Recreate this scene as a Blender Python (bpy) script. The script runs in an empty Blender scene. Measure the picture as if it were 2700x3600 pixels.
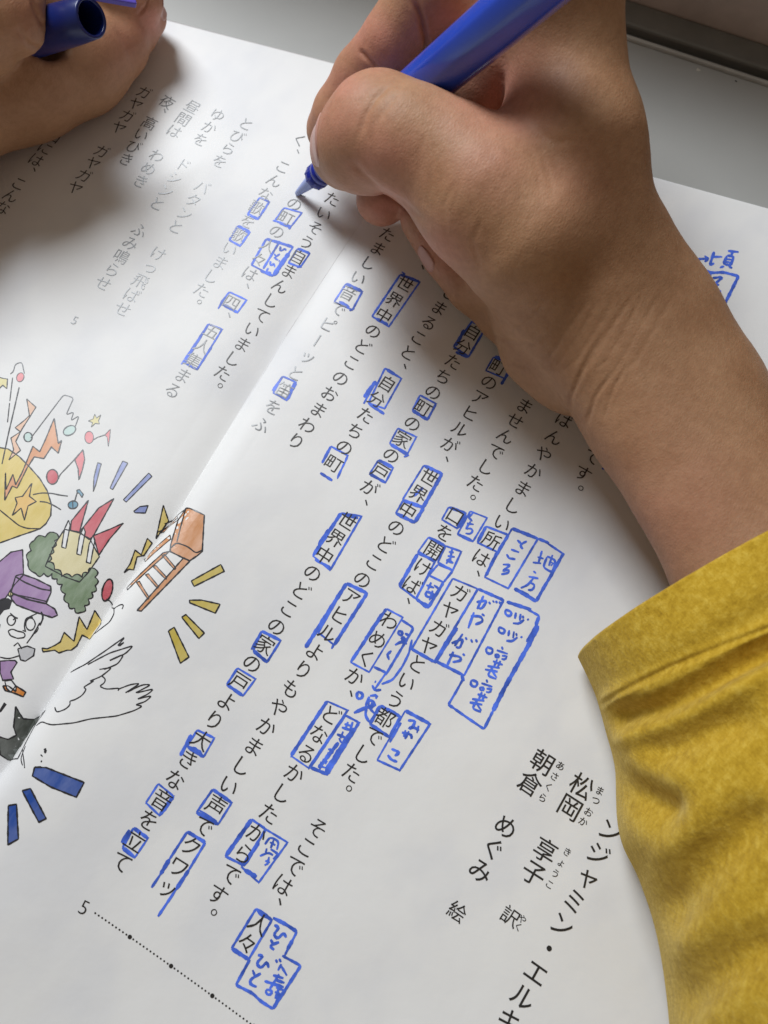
import bpy, bmesh, math, random
import numpy as np
from mathutils import Vector, Matrix
random.seed(7); rng = np.random.default_rng(7)
SC = bpy.context.scene; COL = SC.collection
MM = 0.001
U = 5.0                       # one printed character cell in millimetres
# ------------------------------------------------------------------ camera
RC = np.array([[0.8476790007691608, 0.530332323633037, 0.013709054117825026],
               [0.5134132704505477, -0.8135803541629563, -0.27293556207145836],
               [-0.13359313373109533, 0.2384001548404993, -0.9619346343643482]])
CAM = np.array([19.178137422851737, -18.498114138453108, 215.48727248077915]) * U / 5.5   # mm
FPX = 2950.0
cd = bpy.data.cameras.new('camera'); cam = bpy.data.objects.new('camera', cd); COL.objects.link(cam)
cd.sensor_fit = 'VERTICAL'; cd.sensor_height = 4.8; cd.sensor_width = 3.6; cd.lens = 4.8 * FPX / 3600.0
cd.clip_start = 0.005; cd.clip_end = 20
m = Matrix(((RC[0][0], -RC[1][0], -RC[2][0], 0), (RC[0][1], -RC[1][1], -RC[2][1], 0), (RC[0][2], -RC[1][2], -RC[2][2], 0), (0, 0, 0, 1)))
m.translation = Vector(CAM * MM)
cam.matrix_world = m
cd.dof.use_dof = True; cd.dof.focus_distance = 0.196; cd.dof.aperture_fstop = 3.0
SC.camera = cam
# ------------------------------------------------------------------ light (window to the upper left, weak room light)
w = bpy.data.worlds.new('World'); SC.world = w; w.use_nodes = True
bgn = w.node_tree.nodes['Background']; bgn.inputs[0].default_value = (1.0, 0.86, 0.70, 1); bgn.inputs[1].default_value = 0.19
def area(name, loc, target, sx, sy, power, col):
    l = bpy.data.lights.new(name, 'AREA'); l.shape = 'RECTANGLE'; l.size = sx; l.size_y = sy; l.energy = power; l.color = col
    o = bpy.data.objects.new(name, l); COL.objects.link(o); o.location = loc
    o.rotation_euler = (Vector(target) - Vector(loc)).to_track_quat('-Z', 'Y').to_euler(); return o
area('window_light', (-0.545, 0.35, 0.675), (-0.03, 0.04, 0), 0.34, 0.40, 9.0, (0.90, 0.95, 1.0))
SC.view_settings.view_transform = 'Standard'; SC.view_settings.look = 'None'; SC.view_settings.exposure = 0; SC.view_settings.gamma = 1
SC.cycles.use_denoising = True

# ------------------------------------------------------------------ helpers
def ray(px, py):
    d = RC.T @ np.array([(px - 1350) / FPX, (py - 1800) / FPX, 1.0]); return d
def at_h(px, py, h):
    """point (mm) seen at source pixel px,py and h mm above the page plane"""
    d = ray(px, py); return CAM + d * ((h - CAM[2]) / d[2])
def gut(Y):                                   # x of the gutter line, mm
    return np.interp(Y, [-110, -62, -47, -29, 6, 57, 85, 140], np.array([-53.5, -49.4, -50.2, -51.4, -51.8, -56.1, -57.5, -60]))
def relief(X, Y):
    d = X - gut(Y)
    k = np.clip(1.05 - (Y + 20) / 260.0, 0.45, 1.2)
    r = k * 5.2 * (1 - np.exp(-np.maximum(d, 0) / 1.9)) * np.exp(-(np.maximum(d, 0) / 36.0) ** 2)
    e = np.maximum(-d, 0)
    l = k * 3.2 * (1 - np.exp(-e / 6.0)) * np.exp(-(e / 55.0) ** 2)
    s = np.clip((Y - 5) / 60.0, 0, 1); s = s * s * (3 - 2 * s)
    dp = np.maximum(d, 0); r = r * (1 - s) + s * k * 2.6 * (dp ** 2 / (dp ** 2 + 26)) * np.exp(-(dp / 36.0) ** 2)
    l = l * (1 - s) + s * k * 2.6 * (e ** 2 / (e ** 2 + 50)) * np.exp(-(e / 55.0) ** 2)
    wav = 0.35 * np.sin(X / 23.0 + Y / 41.0) * np.sin(Y / 29.0 - X / 60.0) + 0.12 * np.sin(X / 9.0 - Y / 13.0 + 1.3) * np.sin(Y / 11.0 + 0.4)
    return np.where(d > 0, r, l) + wav * np.clip(np.abs(d) / 8.0, 0, 1)
def on_page(px, py):
    """first hit of the pixel's ray with the paper, mm"""
    d = ray(px, py)
    t0 = (9.0 - CAM[2]) / d[2]; t1 = (-2.0 - CAM[2]) / d[2]
    ts = np.linspace(t0, t1, 160); P = CAM[None] + d[None] * ts[:, None]
    g = P[:, 2] - relief(P[:, 0], P[:, 1]); i = int(np.argmax(g <= 0))
    if i == 0: i = 1
    a, b = g[i - 1], g[i]; f = a / (a - b) if a != b else 0
    return P[i - 1] + (P[i] - P[i - 1]) * f
def tag(o, label=None, cat=None, group=None, kind=None):
    for k, v in (('label', label), ('category', cat), ('group', group), ('kind', kind)):
        if v: o[k] = v
    return o
def empty(name, label, cat):
    o = bpy.data.objects.new(name, None); COL.objects.link(o); o.empty_display_size = 0.01; return tag(o, label, cat)
def mesh(name, V, F, mat, parent=None, smooth=False, unit=MM):
    me = bpy.data.meshes.new(name); me.from_pydata([tuple(map(float, v)) for v in np.asarray(V) * unit], [], F if isinstance(F, list) else F.tolist()); me.update()
    if smooth: me.polygons.foreach_set('use_smooth', [True] * len(me.polygons))
    for mt in (mat if isinstance(mat, list) else [mat]): me.materials.append(mt)
    o = bpy.data.objects.new(name, me); COL.objects.link(o)
    if parent: o.parent = parent
    return o
class N:                                        # small node helper
    def __init__(s, name):
        s.m = bpy.data.materials.new(name); s.m.use_nodes = True; s.t = s.m.node_tree; s.b = s.t.nodes['Principled BSDF']
    def n(s, typ, **kw):
        x = s.t.nodes.new(typ)
        for k, v in kw.items():
            if k in x.inputs: x.inputs[k].default_value = v
            else: setattr(x, k, v)
        return x
    def l(s, a, b): s.t.links.new(a, b)
    def set(s, **kw):
        for k, v in kw.items(): s.b.inputs[k.replace('_', ' ')].default_value = v
        return s
def simple(name, col, rough=0.5, **kw):
    q = N(name); q.set(Base_Color=(*col, 1), Roughness=rough, **kw); return q.m
def obj_coord(q):
    g = q.n('ShaderNodeTexCoord'); return g.outputs['Object']
def noise(q, scale, detail=3, rough=0.5, vec=None, stretch=None):
    v = vec or obj_coord(q)
    if stretch:
        mp = q.n('ShaderNodeMapping'); mp.inputs['Scale'].default_value = stretch[0]; mp.inputs['Rotation'].default_value = stretch[1]; q.l(v, mp.inputs[0]); v = mp.outputs[0]
    x = q.n('ShaderNodeTexNoise'); x.inputs['Scale'].default_value = scale; x.inputs['Detail'].default_value = detail; x.inputs['Roughness'].default_value = rough
    q.l(v, x.inputs['Vector']); return x.outputs['Fac']
def ramp(q, fac, stops):
    r = q.n('ShaderNodeValToRGB'); e = r.color_ramp.elements
    while len(e) < len(stops): e.new(0.5)
    for i, (p, c) in enumerate(stops): e[i].position = p; e[i].color = (*c, 1) if len(c) == 3 else c
    q.l(fac, r.inputs[0]); return r.outputs[0]
def bump(q, fac, strength, dist, prev=None):
    b = q.n('ShaderNodeBump'); b.inputs['Strength'].default_value = strength; b.inputs['Distance'].default_value = dist
    q.l(fac, b.inputs['Height'])
    if prev: q.l(prev, b.inputs['Normal'])
    return b.outputs[0]

# ------------------------------------------------------------------ materials
def paper_mat():
    q = N('paper'); c = obj_coord(q)
    n1 = noise(q, 42, 3, 0.55, c, ((1.0, 0.7, 1), (0, 0, 0.2)))        # show-through of the print on the back
    n2 = noise(q, 900, 2, 0.5, c)
    col = ramp(q, n1, [(0.38, (0.745, 0.745, 0.752)), (0.52, (0.795, 0.79, 0.78)), (0.7, (0.81, 0.807, 0.795))])
    q.l(col, q.b.inputs['Base Color'])
    b = bump(q, noise(q, 38, 4, 0.5, c), 0.34, 0.0012)
    b = bump(q, n2, 0.25, 0.00006, b); q.l(b, q.b.inputs['Normal'])
    q.set(Roughness=0.55, Specular_IOR_Level=0.35); return q.m
M_paper = paper_mat()
def ink_mat(name, col, rough, spec=0.4, spread=0.15):
    q = N(name); n1 = noise(q, 260, 3, 0.6)
    a = tuple(x * (1 - spread) for x in col); b = tuple(min(1, x * (1 + spread) + spread * 0.05) for x in col)
    q.l(ramp(q, n1, [(0.3, a), (0.7, b)]), q.b.inputs['Base Color']); q.set(Roughness=rough, Specular_IOR_Level=spec); return q.m
M_print = simple('black_print', (0.014, 0.013, 0.013), 0.35, Specular_IOR_Level=0.85)
M_blue = ink_mat('blue_marker_ink', (0.055, 0.14, 0.70), 0.45, 0.4, 0.42)

# ------------------------------------------------------------------ desk, window rail
desk = empty('desk', 'pale grey desk top under the open book', 'desk')
def desk_mat():
    q = N('desk_laminate'); n1 = noise(q, 14, 4, 0.55)
    q.l(ramp(q, n1, [(0.3, (0.36, 0.36, 0.345)), (0.7, (0.42, 0.42, 0.40))]), q.b.inputs['Base Color'])
    q.l(bump(q, noise(q, 600, 2), 0.12, 0.0001), q.b.inputs['Normal']); q.set(Roughness=0.42, Specular_IOR_Level=0.4); return q.m
M_desk = desk_mat()
DZ = -5.0
ra, rb = at_h(2185, 140, DZ), at_h(2700, 310, DZ)
rd = (rb - ra)[:2]; rd /= np.linalg.norm(rd); rn = np.array([-rd[1], rd[0]])
if rn[1] < 0: rn = -rn
def along(s, n, z):                              # s along the rail, n away from the viewer, z height (mm)
    p = ra[:2] + rd * s + rn * n; return (p[0], p[1], z)
def extrude(prof, s0, s1, name, mat, parent, nseg=1):
    V = []; F = []; k = len(prof)
    for i in range(nseg + 1):
        s = s0 + (s1 - s0) * i / nseg
        for (a, z) in prof: V.append(along(s, a, z))
    for i in range(nseg):
        for j in range(k): F.append([i * k + j, i * k + (j + 1) % k, (i + 1) * k + (j + 1) % k, (i + 1) * k + j])
    F.append(list(range(k))[::-1]); F.append([nseg * k + j for j in range(k)])
    o = mesh(name, V, F, mat, parent); 
    bm = bmesh.new(); bm.from_mesh(o.data); bmesh.ops.recalc_face_normals(bm, faces=bm.faces); bm.to_mesh(o.data); bm.free(); return o
def bevel(o, wdt, seg=2):
    b = o.modifiers.new('bevel', 'BEVEL'); b.width = wdt * MM; b.segments = seg; b.limit_method = 'ANGLE'; return o
extrude([(0.2, DZ), (-600, DZ), (-600, DZ - 18), (0.2, DZ - 18)], -500, 500, 'desk_top', M_desk, desk)
rail = empty('window_rail', 'dark grey metal window track running past the far edge of the desk', 'window rail')
def metal(name, c, r):
    q = N(name); n1 = noise(q, 60, 4, 0.6, None, ((1, 1, 1), (0, 0, 0)))
    q.l(ramp(q, n1, [(0.3, tuple(x * .8 for x in c)), (0.7, tuple(x * 1.1 for x in c))]), q.b.inputs['Base Color']); q.set(Roughness=r, Metallic=0.0); return q.m
M_rail = metal('painted_aluminium', (0.19, 0.185, 0.17), 0.4); M_railpale = metal('pale_edge', (0.50, 0.49, 0.46), 0.35)
M_dark = metal('track_channel', (0.15, 0.145, 0.14), 0.5); M_brown = metal('brown_frame', (0.50, 0.40, 0.35), 0.6)
bevel(extrude([(0.4, DZ - 6), (0.4, DZ + 1.2), (1.5, DZ + 1.2), (1.5, DZ - 6)], -480, 480, 'edge_strip', M_railpale, rail), 0.4)  # thin strip, paler than the rest of the rail
extrude([(1.6, DZ - 7), (1.6, DZ - 1.5), (4.6, DZ - 1.5), (4.6, DZ - 7)], -480, 480, 'channel', M_dark, rail)
bevel(extrude([(4.7, DZ - 7), (4.7, DZ + 1.5), (12.4, DZ + 2.6), (12.4, DZ - 7)], -480, 480, 'track', M_rail, rail), 0.8)
bevel(extrude([(12.5, DZ - 7), (12.5, DZ + 92), (70, DZ + 92), (70, DZ - 7)], -480, 480, 'frame_side', M_brown, rail), 1.5)
# small chips of dirt on the desk
for (px, py, r) in ((2455, 245, 1.3), (2588, 285, 0.6)):
    c = at_h(px, py, DZ + 0.15); V = [(c[0] + r * random.uniform(.4, 1) * math.cos(a), c[1] + r * random.uniform(.3, .8) * math.sin(a), DZ + 0.08) for a in np.linspace(0, 6.28, 7)[:-1]]
    o = mesh('paper_scrap', V + [(c[0], c[1], DZ + 0.16)], [[i, (i + 1) % 6, 6] for i in range(6)], simple('scrap', (0.62, 0.60, 0.54)) if r > 1 else M_print); 
    tag(o, {1.3: 'pale triangular paper crumb on the desk by the rail', 0.6: 'tiny black speck on the desk by the rail edge'}[r], 'crumb')

# ------------------------------------------------------------------ the book
book = empty('open_book', 'open white picture book with vertical Japanese text and blue marker boxes', 'book')
topL = [at_h(*q, 0)[:2] for q in ((590, 70), (1160, 225))]; topR = [at_h(*q, 0)[:2] for q in ((2320, 632), (2700, 735))]
def edgeline(P, X): return P[0][1] + (X - P[0][0]) * (P[1][1] - P[0][1]) / (P[1][0] - P[0][0])
gy = 142.0
def top_y(X, side):
    if side == 'L': return edgeline(topL, X)
    yr = edgeline(topR, X); g0 = edgeline(topL, -60.0)
    f = np.clip((X + 60) / 50.0, 0, 1); return g0 * (1 - f) + yr * f
def page(side, name):
    nx, ny = 300, 420
    V = np.zeros((ny + 1, nx + 1, 3))
    for j in range(ny + 1):
        vv = j / ny
        for_g = None
        Yb = -125.0
        if side == 'R': X0 = gut(np.array([Yb + (gy - Yb) * vv]))[0]; s = np.linspace(0, 1, nx + 1) ** 1.6; X = X0 + s * (172.0)
        else: X0 = gut(np.array([Yb + (gy - Yb) * vv]))[0]; s = np.linspace(0, 1, nx + 1) ** 1.4; X = X0 - s * 172.0
        Yt = top_y(X, side)
        Y = Yb + (Yt - Yb) * vv
        if side == 'L': X = X - (0)
        g = gut(Y); X = np.where(np.arange(nx + 1) == 0, g + (1e-4 if side == 'R' else -1e-4), X)
        V[j, :, 0] = X; V[j, :, 1] = Y; V[j, :, 2] = relief(X, Y)
    idx = np.arange((ny + 1) * (nx + 1)).reshape(ny + 1, nx + 1)
    a, b, c, d = idx[:-1, :-1], idx[:-1, 1:], idx[1:, 1:], idx[1:, :-1]
    F = np.stack([a, b, c, d], -1).reshape(-1, 4) if side == 'R' else np.stack([a, d, c, b], -1).reshape(-1, 4)
    # skirt of paper thickness
    Vs = V.reshape(-1, 3)
    bd = list(idx[-1, :]) + list(idx[::-1, -1][1:])
    base = len(Vs); low = Vs[bd].copy(); low[:, 2] = low[:, 2] - 0.35
    Vs = np.concatenate([Vs, low]); Fl = F.tolist()
    for i in range(len(bd) - 1): Fl.append([int(bd[i]), int(bd[i + 1]), base + i + 1, base + i])
    return mesh(name, Vs, Fl, M_paper, book, smooth=True)
pageR = page('R', 'page'); pageL = page('L', 'page')
def block(side):
    prof = []
    X = np.linspace(-59, 118, 40) if side == 'R' else np.linspace(-61, -226, 40)
    V = []; F = []
    for x in X:
        yt = float(top_y(np.array([x]), side)[()] if np.ndim(top_y(x, side)) == 0 else top_y(x, side)) - 0.6
        zt = min(float(relief(np.array(x), np.array(yt))) - 0.6, 8)
        V += [(x, yt, zt), (x, yt + 0.3, DZ + 0.05), (x, -128, DZ + 0.05), (x, -128, -0.9)]
    for i in range(39):
        for j in range(4): F.append([i * 4 + j, i * 4 + (j + 1) % 4, i * 4 + 4 + (j + 1) % 4, i * 4 + 4 + j])
    q = N('page_edges'); wv = q.n('ShaderNodeTexWave'); wv.bands_direction = 'Z'; wv.inputs['Scale'].default_value = 900; q.l(obj_coord(q), wv.inputs[0])
    q.l(ramp(q, wv.outputs['Fac'], [(0, (0.5, 0.5, 0.49)), (1, (0.74, 0.74, 0.72))]), q.b.inputs['Base Color'])
    return mesh('page_block', V, F, q.m, book)
block('R'); block('L')

# ---- printed text -----------------------------------------------------------
_gly = {}
def glyph(ch, weight):
    k = (ch, weight)
    if k not in _gly:
        c = bpy.data.curves.new('g', 'FONT'); c.body = ch; c.size = 1.0; c.offset = weight; c.resolution_u = 3
        o = bpy.data.objects.new('g', c); COL.objects.link(o); dg = bpy.context.evaluated_depsgraph_get(); dg.update()
        me = bpy.data.meshes.new_from_object(o.evaluated_get(dg)); 
        V = np.array([v.co[:2] for v in me.vertices]).reshape(-1, 2); F = [list(p.vertices) for p in me.polygons]
        bpy.data.objects.remove(o); bpy.data.curves.remove(c); bpy.data.meshes.remove(me)
        _gly[k] = (V, F)
    return _gly[k]
def place(V, F, ch, P, ex, ey, size, weight, dz, buf):
    """glyph centred on P (mm, XY), ex = reading-right, ey = up on the page"""
    g, f = glyph(ch, weight)
    if len(g) == 0: return
    q = g - np.array([0.5, 0.38])                      # em centre
    if ch in '、。': q = q + np.array([0.60, 0.60])
    if ch in 'ッャゃっょ' and size > 3.2: q = q + np.array([0.07, 0.05])
    if ch == 'ー': q = np.stack([q[:, 1], -q[:, 0]], 1)
    q = q * size
    XY = P[None, :2] + q[:, :1] * ex[None] + q[:, 1:] * ey[None]
    z = relief(XY[:, 0], XY[:, 1]) + dz
    b = buf[0]; V += [(x, y, zz) for (x, y), zz in zip(XY, z)]; F += [[b + i for i in p] for p in f]; buf[0] += len(XY)
def column(text, anchors, parent, size=1.0, mat=None, weight=-0.010, deg=2, name='text_column'):
    """anchors: {index: (px,py)}; fitted to a smooth line on the paper"""
    n = np.array(sorted(anchors)); P = np.array([on_page(*anchors[i])[:2] for i in n])
    dg = min(deg, len(n) - 1)
    cx, cy = np.polyfit(n, P[:, 0], dg), np.polyfit(n, P[:, 1], dg)
    V = []; F = []; buf = [0]
    for i, ch in enumerate(text):
        if ch in ' 　': continue
        p = np.array([np.polyval(cx, i), np.polyval(cy, i)]); t = np.array([np.polyval(np.polyder(cx), i), np.polyval(np.polyder(cy), i)])
        t = np.array([t[0], t[1]]); pitch = np.linalg.norm(t); ey = -t / pitch; ex = np.array([ey[1], -ey[0]])
        place(V, F, ch, p, ex, ey, size * U * 0.90, weight + 0.007, 0.10, buf)
    return mesh(name, V, F, mat or M_print, parent)
E5 = lambda x, y: (900 + x / 1.659, 900 + y / 1.659)
R_COLS = [
 ('んやかましい所は、ガヤガヤという都でした。　そこでは、人々', {0:(1941,1545),1:(1914,1596),2:(1875,1653),3:(1842,1720),4:(1799,1771),5:(1766,1834),6:(1728,1898),7:(1694,1960),9:(1622,2081),11:(1547,2204),13:(1467,2332),16:(1351,2538),18:(1257,2672),19:(1213,2740),22:(1134,2884),23:(1088,2957),24:(1059,3024),25:(999,3101),27:(898,3261),28:(861,3328)}, 3),
 ('ませんでした。口を開けば、わめくか、どなるかしたからです。', {0:(1843,1424),1:(1813,1482),2:(1774,1539),3:(1756,1587),4:(1702,1638),5:(1665,1690),7:(1596,1816),8:(1563,1870),9:(1528,1939),11:(1448,2057),13:(1365,2181),15:(1291,2316),16:(1247,2376),18:(1175,2514),20:(1074,2651),22:(984,2788),24:(895,2923),26:(818,3072),27:(767,3147)}, 3),
 ('い町のアヒルが、世界中のどこのアヒルよりもやかましい声でクワッ', {1:(1756,1292),3:(1687,1397),5:(1608,1509),6:(1581,1563),8:(1506,1675),10:(1433,1798),12:(1358,1913),14:(1274,2036),16:(1197,2162),18:(1110,2292),20:(1025,2422),22:(936,2552),24:(845,2692),26:(758,2834),28:(667,2969),29:(629,3045),30:(591,3126)}, 3),
 ('自分たちの町の家の戸が、世界中のどこの家の戸より大きな音を立て', {0:(1662,1165),1:(1632,1219),2:(1590,1274),4:(1521,1382),6:(1448,1491),8:(1373,1602),10:(1301,1711),12:(1216,1834),14:(1146,1949),16:(1066,2072),18:(975,2200),20:(888,2330),22:(794,2470),24:(699,2604),26:(618,2741),28:(520,2884),30:(433,3026)}, 3),
 ('しまること、　自分たちの町', {1:(1545,1081),2:(1509,1135),3:(1470,1189),4:(1433,1244),7:(1361,1346),8:(1325,1400),10:(1253,1518),11:(1207,1572),12:(1174,1629)}, 2),
 ('が、世界中のどこのおまわり', {0:(1478,790),2:(1424,999),4:(1349,1108),6:(1277,1220),8:(1195,1328),10:(1120,1440),12:(1042,1551)}, 1),
 ('たましい音でピーッと笛をふ', {0:(1364,823),2:(1295,928),3:(1256,972),4:(1222,1033),6:(1150,1144),8:(1087,1250),10:(996,1370),12:(918,1494)}, 2)]
R_COLS[4] = (R_COLS[4][0], {1:(1545,1081),2:(1509,1135),3:(1470,1189),4:(1433,1244),6:(1361,1346),7:(1325,1400),9:(1253,1518),10:(1207,1572),11:(1174,1629)}, 2)
R_COLS[4] = ('しまること、自分たちの町', R_COLS[4][1], 2)
R_COLS[5] = ('、世界中のどこのおまわり', {1:(1424,999),3:(1349,1108),5:(1277,1220),7:(1195,1328),9:(1120,1440),11:(1042,1551)}, 2)
R_COLS.append(('です。', {0:(2084,1606),1:(2050,1664)}, 1))
R_COLS[0] = ('ば' + R_COLS[0][0], {k + 1: v for k, v in R_COLS[0][1].items()}, 3)
for t, a, dgr in R_COLS: column(t, a, pageR, deg=dgr)
F7 = lambda x, y: (1500 + x / 2.074, 2500 + y / 2.074)
for t, a, sz, wt in [
    ('松岡', {0: F7(1130, 545), 1: F7(1045, 700)}, 1.20, -0.004), ('朝倉', {0: F7(845, 370), 1: F7(755, 525)}, 1.18, -0.004),
    ('享子', {0: F7(865, 1015), 1: F7(780, 1180)}, 1.16, -0.004), ('めぐみ', {0: F7(570, 840), 1: F7(500, 1000), 2: F7(385, 1160)}, 1.14, -0.004),
    ('絵', {0: F7(222, 1460), 1: F7(140, 1600)}, 0.90, -0.006), ('訳', {0: F7(610, 1495), 1: F7(530, 1630)}, 0.90, -0.006),
    ('ンジャミン・エルキ', {0: F7(1325, 870), 1: F7(1255, 1040), 2: F7(1180, 1215), 3: F7(1075, 1385), 4: F7(980, 1540), 5: (1930, 3335), 6: (1882, 3419), 7: (1835, 3510), 8: (1793, 3585)}, 1.16, -0.004),
    ('あさくら', {0: F7(970, 400), 1: F7(940, 470), 2: F7(885, 555), 3: F7(845, 630)}, 0.46, -0.004), ('まつ', {0: F7(1262, 580), 1: F7(1232, 650)}, 0.46, -0.004),
    ('おか', {0: F7(1180, 735), 1: F7(1140, 805)}, 0.46, -0.004), ('きょうこ', {0: F7(1022, 1025), 1: F7(985, 1110), 2: F7(940, 1175), 3: F7(893, 1265)}, 0.43, -0.004),
    ('やく', {0: F7(697, 1515), 1: F7(668, 1572)}, 0.42, -0.004)]:
    column(t.replace('　', ' '), a, pageR, size=sz, weight=wt, deg=1 if len(t) < 5 else 2)
L_COLS = [
 ('たいそう自まんしていました。', {0:(1165,702),2:(1114,796),4:(1048,904),6:(978,1008),8:(925,1105),10:(850,1213),12:(784,1310)}),
 ('この町の人々は、四、五人集まる', {1:(1036,717),2:(1010,765),3:(965,815),4:(943,864),5:(912,904),6:(877,969),8:(817,1066),10:(744,1165),11:(714,1213),12:(681,1265),13:(639,1322),14:(609,1373)}),
 ('く、　こんな歌を歌いました。', {0:(1054,494),3:(996,585),4:(960,639),5:(933,675),6:(904,729),7:(874,780),8:(838,829),10:(777,927),11:(738,966),12:(711,1020)}),
 ('とびらを　バタンと　けっ飛ばせ', {0:(865,434),1:(838,479),2:(799,524),3:(772,570),5:(711,660),6:(681,702),7:(648,747),8:(615,799),10:(558,889),11:(527,940),12:(497,990),13:(464,1036),14:(428,1087)}),
 ('ゆかを　ドシンと　ふみ鳴らせ', {0:(766,401),1:(732,449),2:(705,494),4:(648,579),5:(615,624),6:(582,669),7:(555,717),9:(485,808),10:(458,856),11:(428,898),12:(395,952),13:(365,996)}),
 ('昼間は　わめき', {0:(678,374),1:(642,422),2:(612,461),4:(552,546),5:(524,591),6:(494,639)}),
 ('夜、　高いびき', {0:(588,359),3:(524,434),4:(497,473),5:(473,515),6:(443,561)}),
 ('ガヤガヤ　ガヤガヤ', {0:(506,325),1:(479,365),2:(446,410),3:(419,449),5:(356,533),6:(329,573),7:(295,615),8:(265,663)}),
 ('口には、　こんな', {0:(193,479),1:(157,521),2:(127,567),5:(69,642),6:(39,687),7:(9,732)})]
L_COLS[6] = ('夜、高いびき', {0:(588,359),2:(524,434),3:(497,473),4:(473,515),5:(443,561)})
L_COLS[8] = ('口には、こんな', {0:(193,479),1:(157,521),2:(127,567),4:(69,642),5:(39,687),6:(9,732)})
L_COLS[2] = ('く、こんな歌を歌いました。', {0:(1054,494),2:(996,585),3:(960,639),4:(933,675),5:(904,729),6:(874,780),7:(838,829),9:(777,927),10:(738,966),11:(711,1020)})
for t, a in L_COLS: column(t, a, pageL, weight=-0.016)
column('5', {0: (274, 1129), 1: (250, 1170)}, pageL, size=0.75, deg=1, name='page_number')
# page number and dotted rule
column('5', {0: (313, 3195), 1: (290, 3240)}, pageR, size=0.92, weight=-0.020, deg=1, name='page_number')
def dots():
    V = []; F = []; a = on_page(335, 3210); b = on_page(750, 3503); d = (b - a)[:2]; L = np.linalg.norm(d); d /= L
    step = L / 34.3; o = 0
    for i in range(0, 90):
        c = a[:2] + d * step * i; r = 0.46 if i in (10, 22, 34, 46, 58, 70) else 0.20
        k = 10; ang = np.linspace(0, 2 * np.pi, k, endpoint=False); X = c[0] + r * np.cos(ang); Y = c[1] + r * np.sin(ang)
        if c[0] > 115: break
        V += list(zip(X, Y, relief(X, Y) + 0.075)); F.append(list(range(o, o + k))); o += k
    return mesh('dotted_rule', V, F, M_print, pageR)
dots()

# ---- strokes and fills on the paper ------------------------------------------
_lay = [0]
def stroke(P, wd, dz=None, wob=0.12, closed=False, V=None, F=None, taper=False, sharp=False):
    """P list of source pixels; ribbon of width wd px on the paper"""
    if closed: P = P + [P[0]]
    Q = np.array([on_page(*p)[:2] for p in P])
    seg = np.linalg.norm(np.diff(Q, axis=0), axis=1); s = np.concatenate([[0], np.cumsum(seg)])
    if s[-1] < 0.05: return
    n = max(3, int(s[-1] / 0.45)); t = np.linspace(0, s[-1], n)
    if sharp: t = np.unique(np.concatenate([t, s])); n = len(t)
    X = np.interp(t, s, Q[:, 0]); Y = np.interp(t, s, Q[:, 1])
    if n > 6 and not sharp:
        for _ in range(2): X[1:-1] = (X[:-2] + 2 * X[1:-1] + X[2:]) / 4; Y[1:-1] = (Y[:-2] + 2 * Y[1:-1] + Y[2:]) / 4
    T = np.stack([np.gradient(X), np.gradient(Y)], 1); T /= np.linalg.norm(T, axis=1)[:, None] + 1e-9; Nn = np.stack([-T[:, 1], T[:, 0]], 1)
    dist = np.linalg.norm(CAM - np.array([X[0], Y[0], 0])); hw = wd * 0.5 * dist / FPX
    ph = random.random() * 9; wv = hw * (1 + wob * (np.sin(t * 1.9 + ph) + 0.8 * np.sin(t * 4.7 + ph * 2)))
    cap = np.minimum(1, np.sqrt(np.clip((np.minimum(t, s[-1] - t) + 0.12) / max(hw, 1e-3), 0, 1)))
    wv = wv * cap
    if taper: wv = wv * (0.55 + 0.45 * np.sin(np.pi * t / s[-1]))
    _lay[0] += 1; z0 = (0.030 + (_lay[0] % 40) * 0.0009) if dz is None else dz * 0.45 + (_lay[0] % 20) * 0.0006
    A = np.stack([X, Y], 1) + Nn * wv[:, None]; B = np.stack([X, Y], 1) - Nn * wv[:, None]
    o = len(V)
    for p in (A, B): V += list(zip(p[:, 0], p[:, 1], relief(p[:, 0], p[:, 1]) + z0))
    F += [[o + i, o + i + 1, o + n + i + 1, o + n + i] for i in range(n - 1)]
def marks(org, sc, specs, name, mat=None, parent=None, dz=None, wob=0.12, taper=False):
    """specs: list of (width px, [points in crop pixels])"""
    V = []; F = []
    q_ = 0.78 if mat is not None else 0.92
    for wd, P in specs: stroke([(org[0] + x / sc, org[1] + y / sc) for x, y in P], wd * q_, dz, wob, V=V, F=F, taper=taper)
    return mesh(name, V, F, mat or M_blue, parent or pageR)
def box(org, sc, pts, wd=7.5, thick=(), extra=(), parent=None, name='marker_box'):
    sp = [(wd + (5.5 if i in thick else 0) + random.uniform(-1, 1.5), [pts[i], pts[(i + 1) % len(pts)]]) for i in range(len(pts))]
    sp += [(e[0], e[1]) for e in extra]
    # pen rests a moment in the corners
    sp += [(wd + 3, [(x, y), (x + 3, y + 3)]) for x, y in pts]
    return marks(org, sc, sp, name, parent=parent)
E_ = ((900, 900), 1.659); D_ = ((700, 1800), 2.074); F_ = ((1400, 1700), 2.074); G_ = ((700, 2600), 2.074); H_ = ((200, 2700), 1.843); K_ = ((0, 1900), 2.074); J_ = ((0, 1200), 2.074)
A_ = ((0, 0), 1.659); I_ = ((900, 700), 4.1475); L_ = ((0, 900), 1.659); T_ = ((1700, 0), 1.659)
box(*E_, [(842, 108), (955, 152), (775, 412), (677, 352)], thick=(0,), extra=[(8, [(850, 92), (870, 108)]), (14, [(700, 365), (770, 402)])])
box(*E_, [(525, 162), (620, 208), (562, 315), (456, 268)], thick=(0,), extra=[(12, [(485, 265), (545, 300)]), (9, [(545, 320), (575, 306)])])
box(*E_, [(155, 702), (232, 736), (178, 842), (100, 797)], thick=(1,), extra=[(8, [(155, 702), (95, 785)])])
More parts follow.
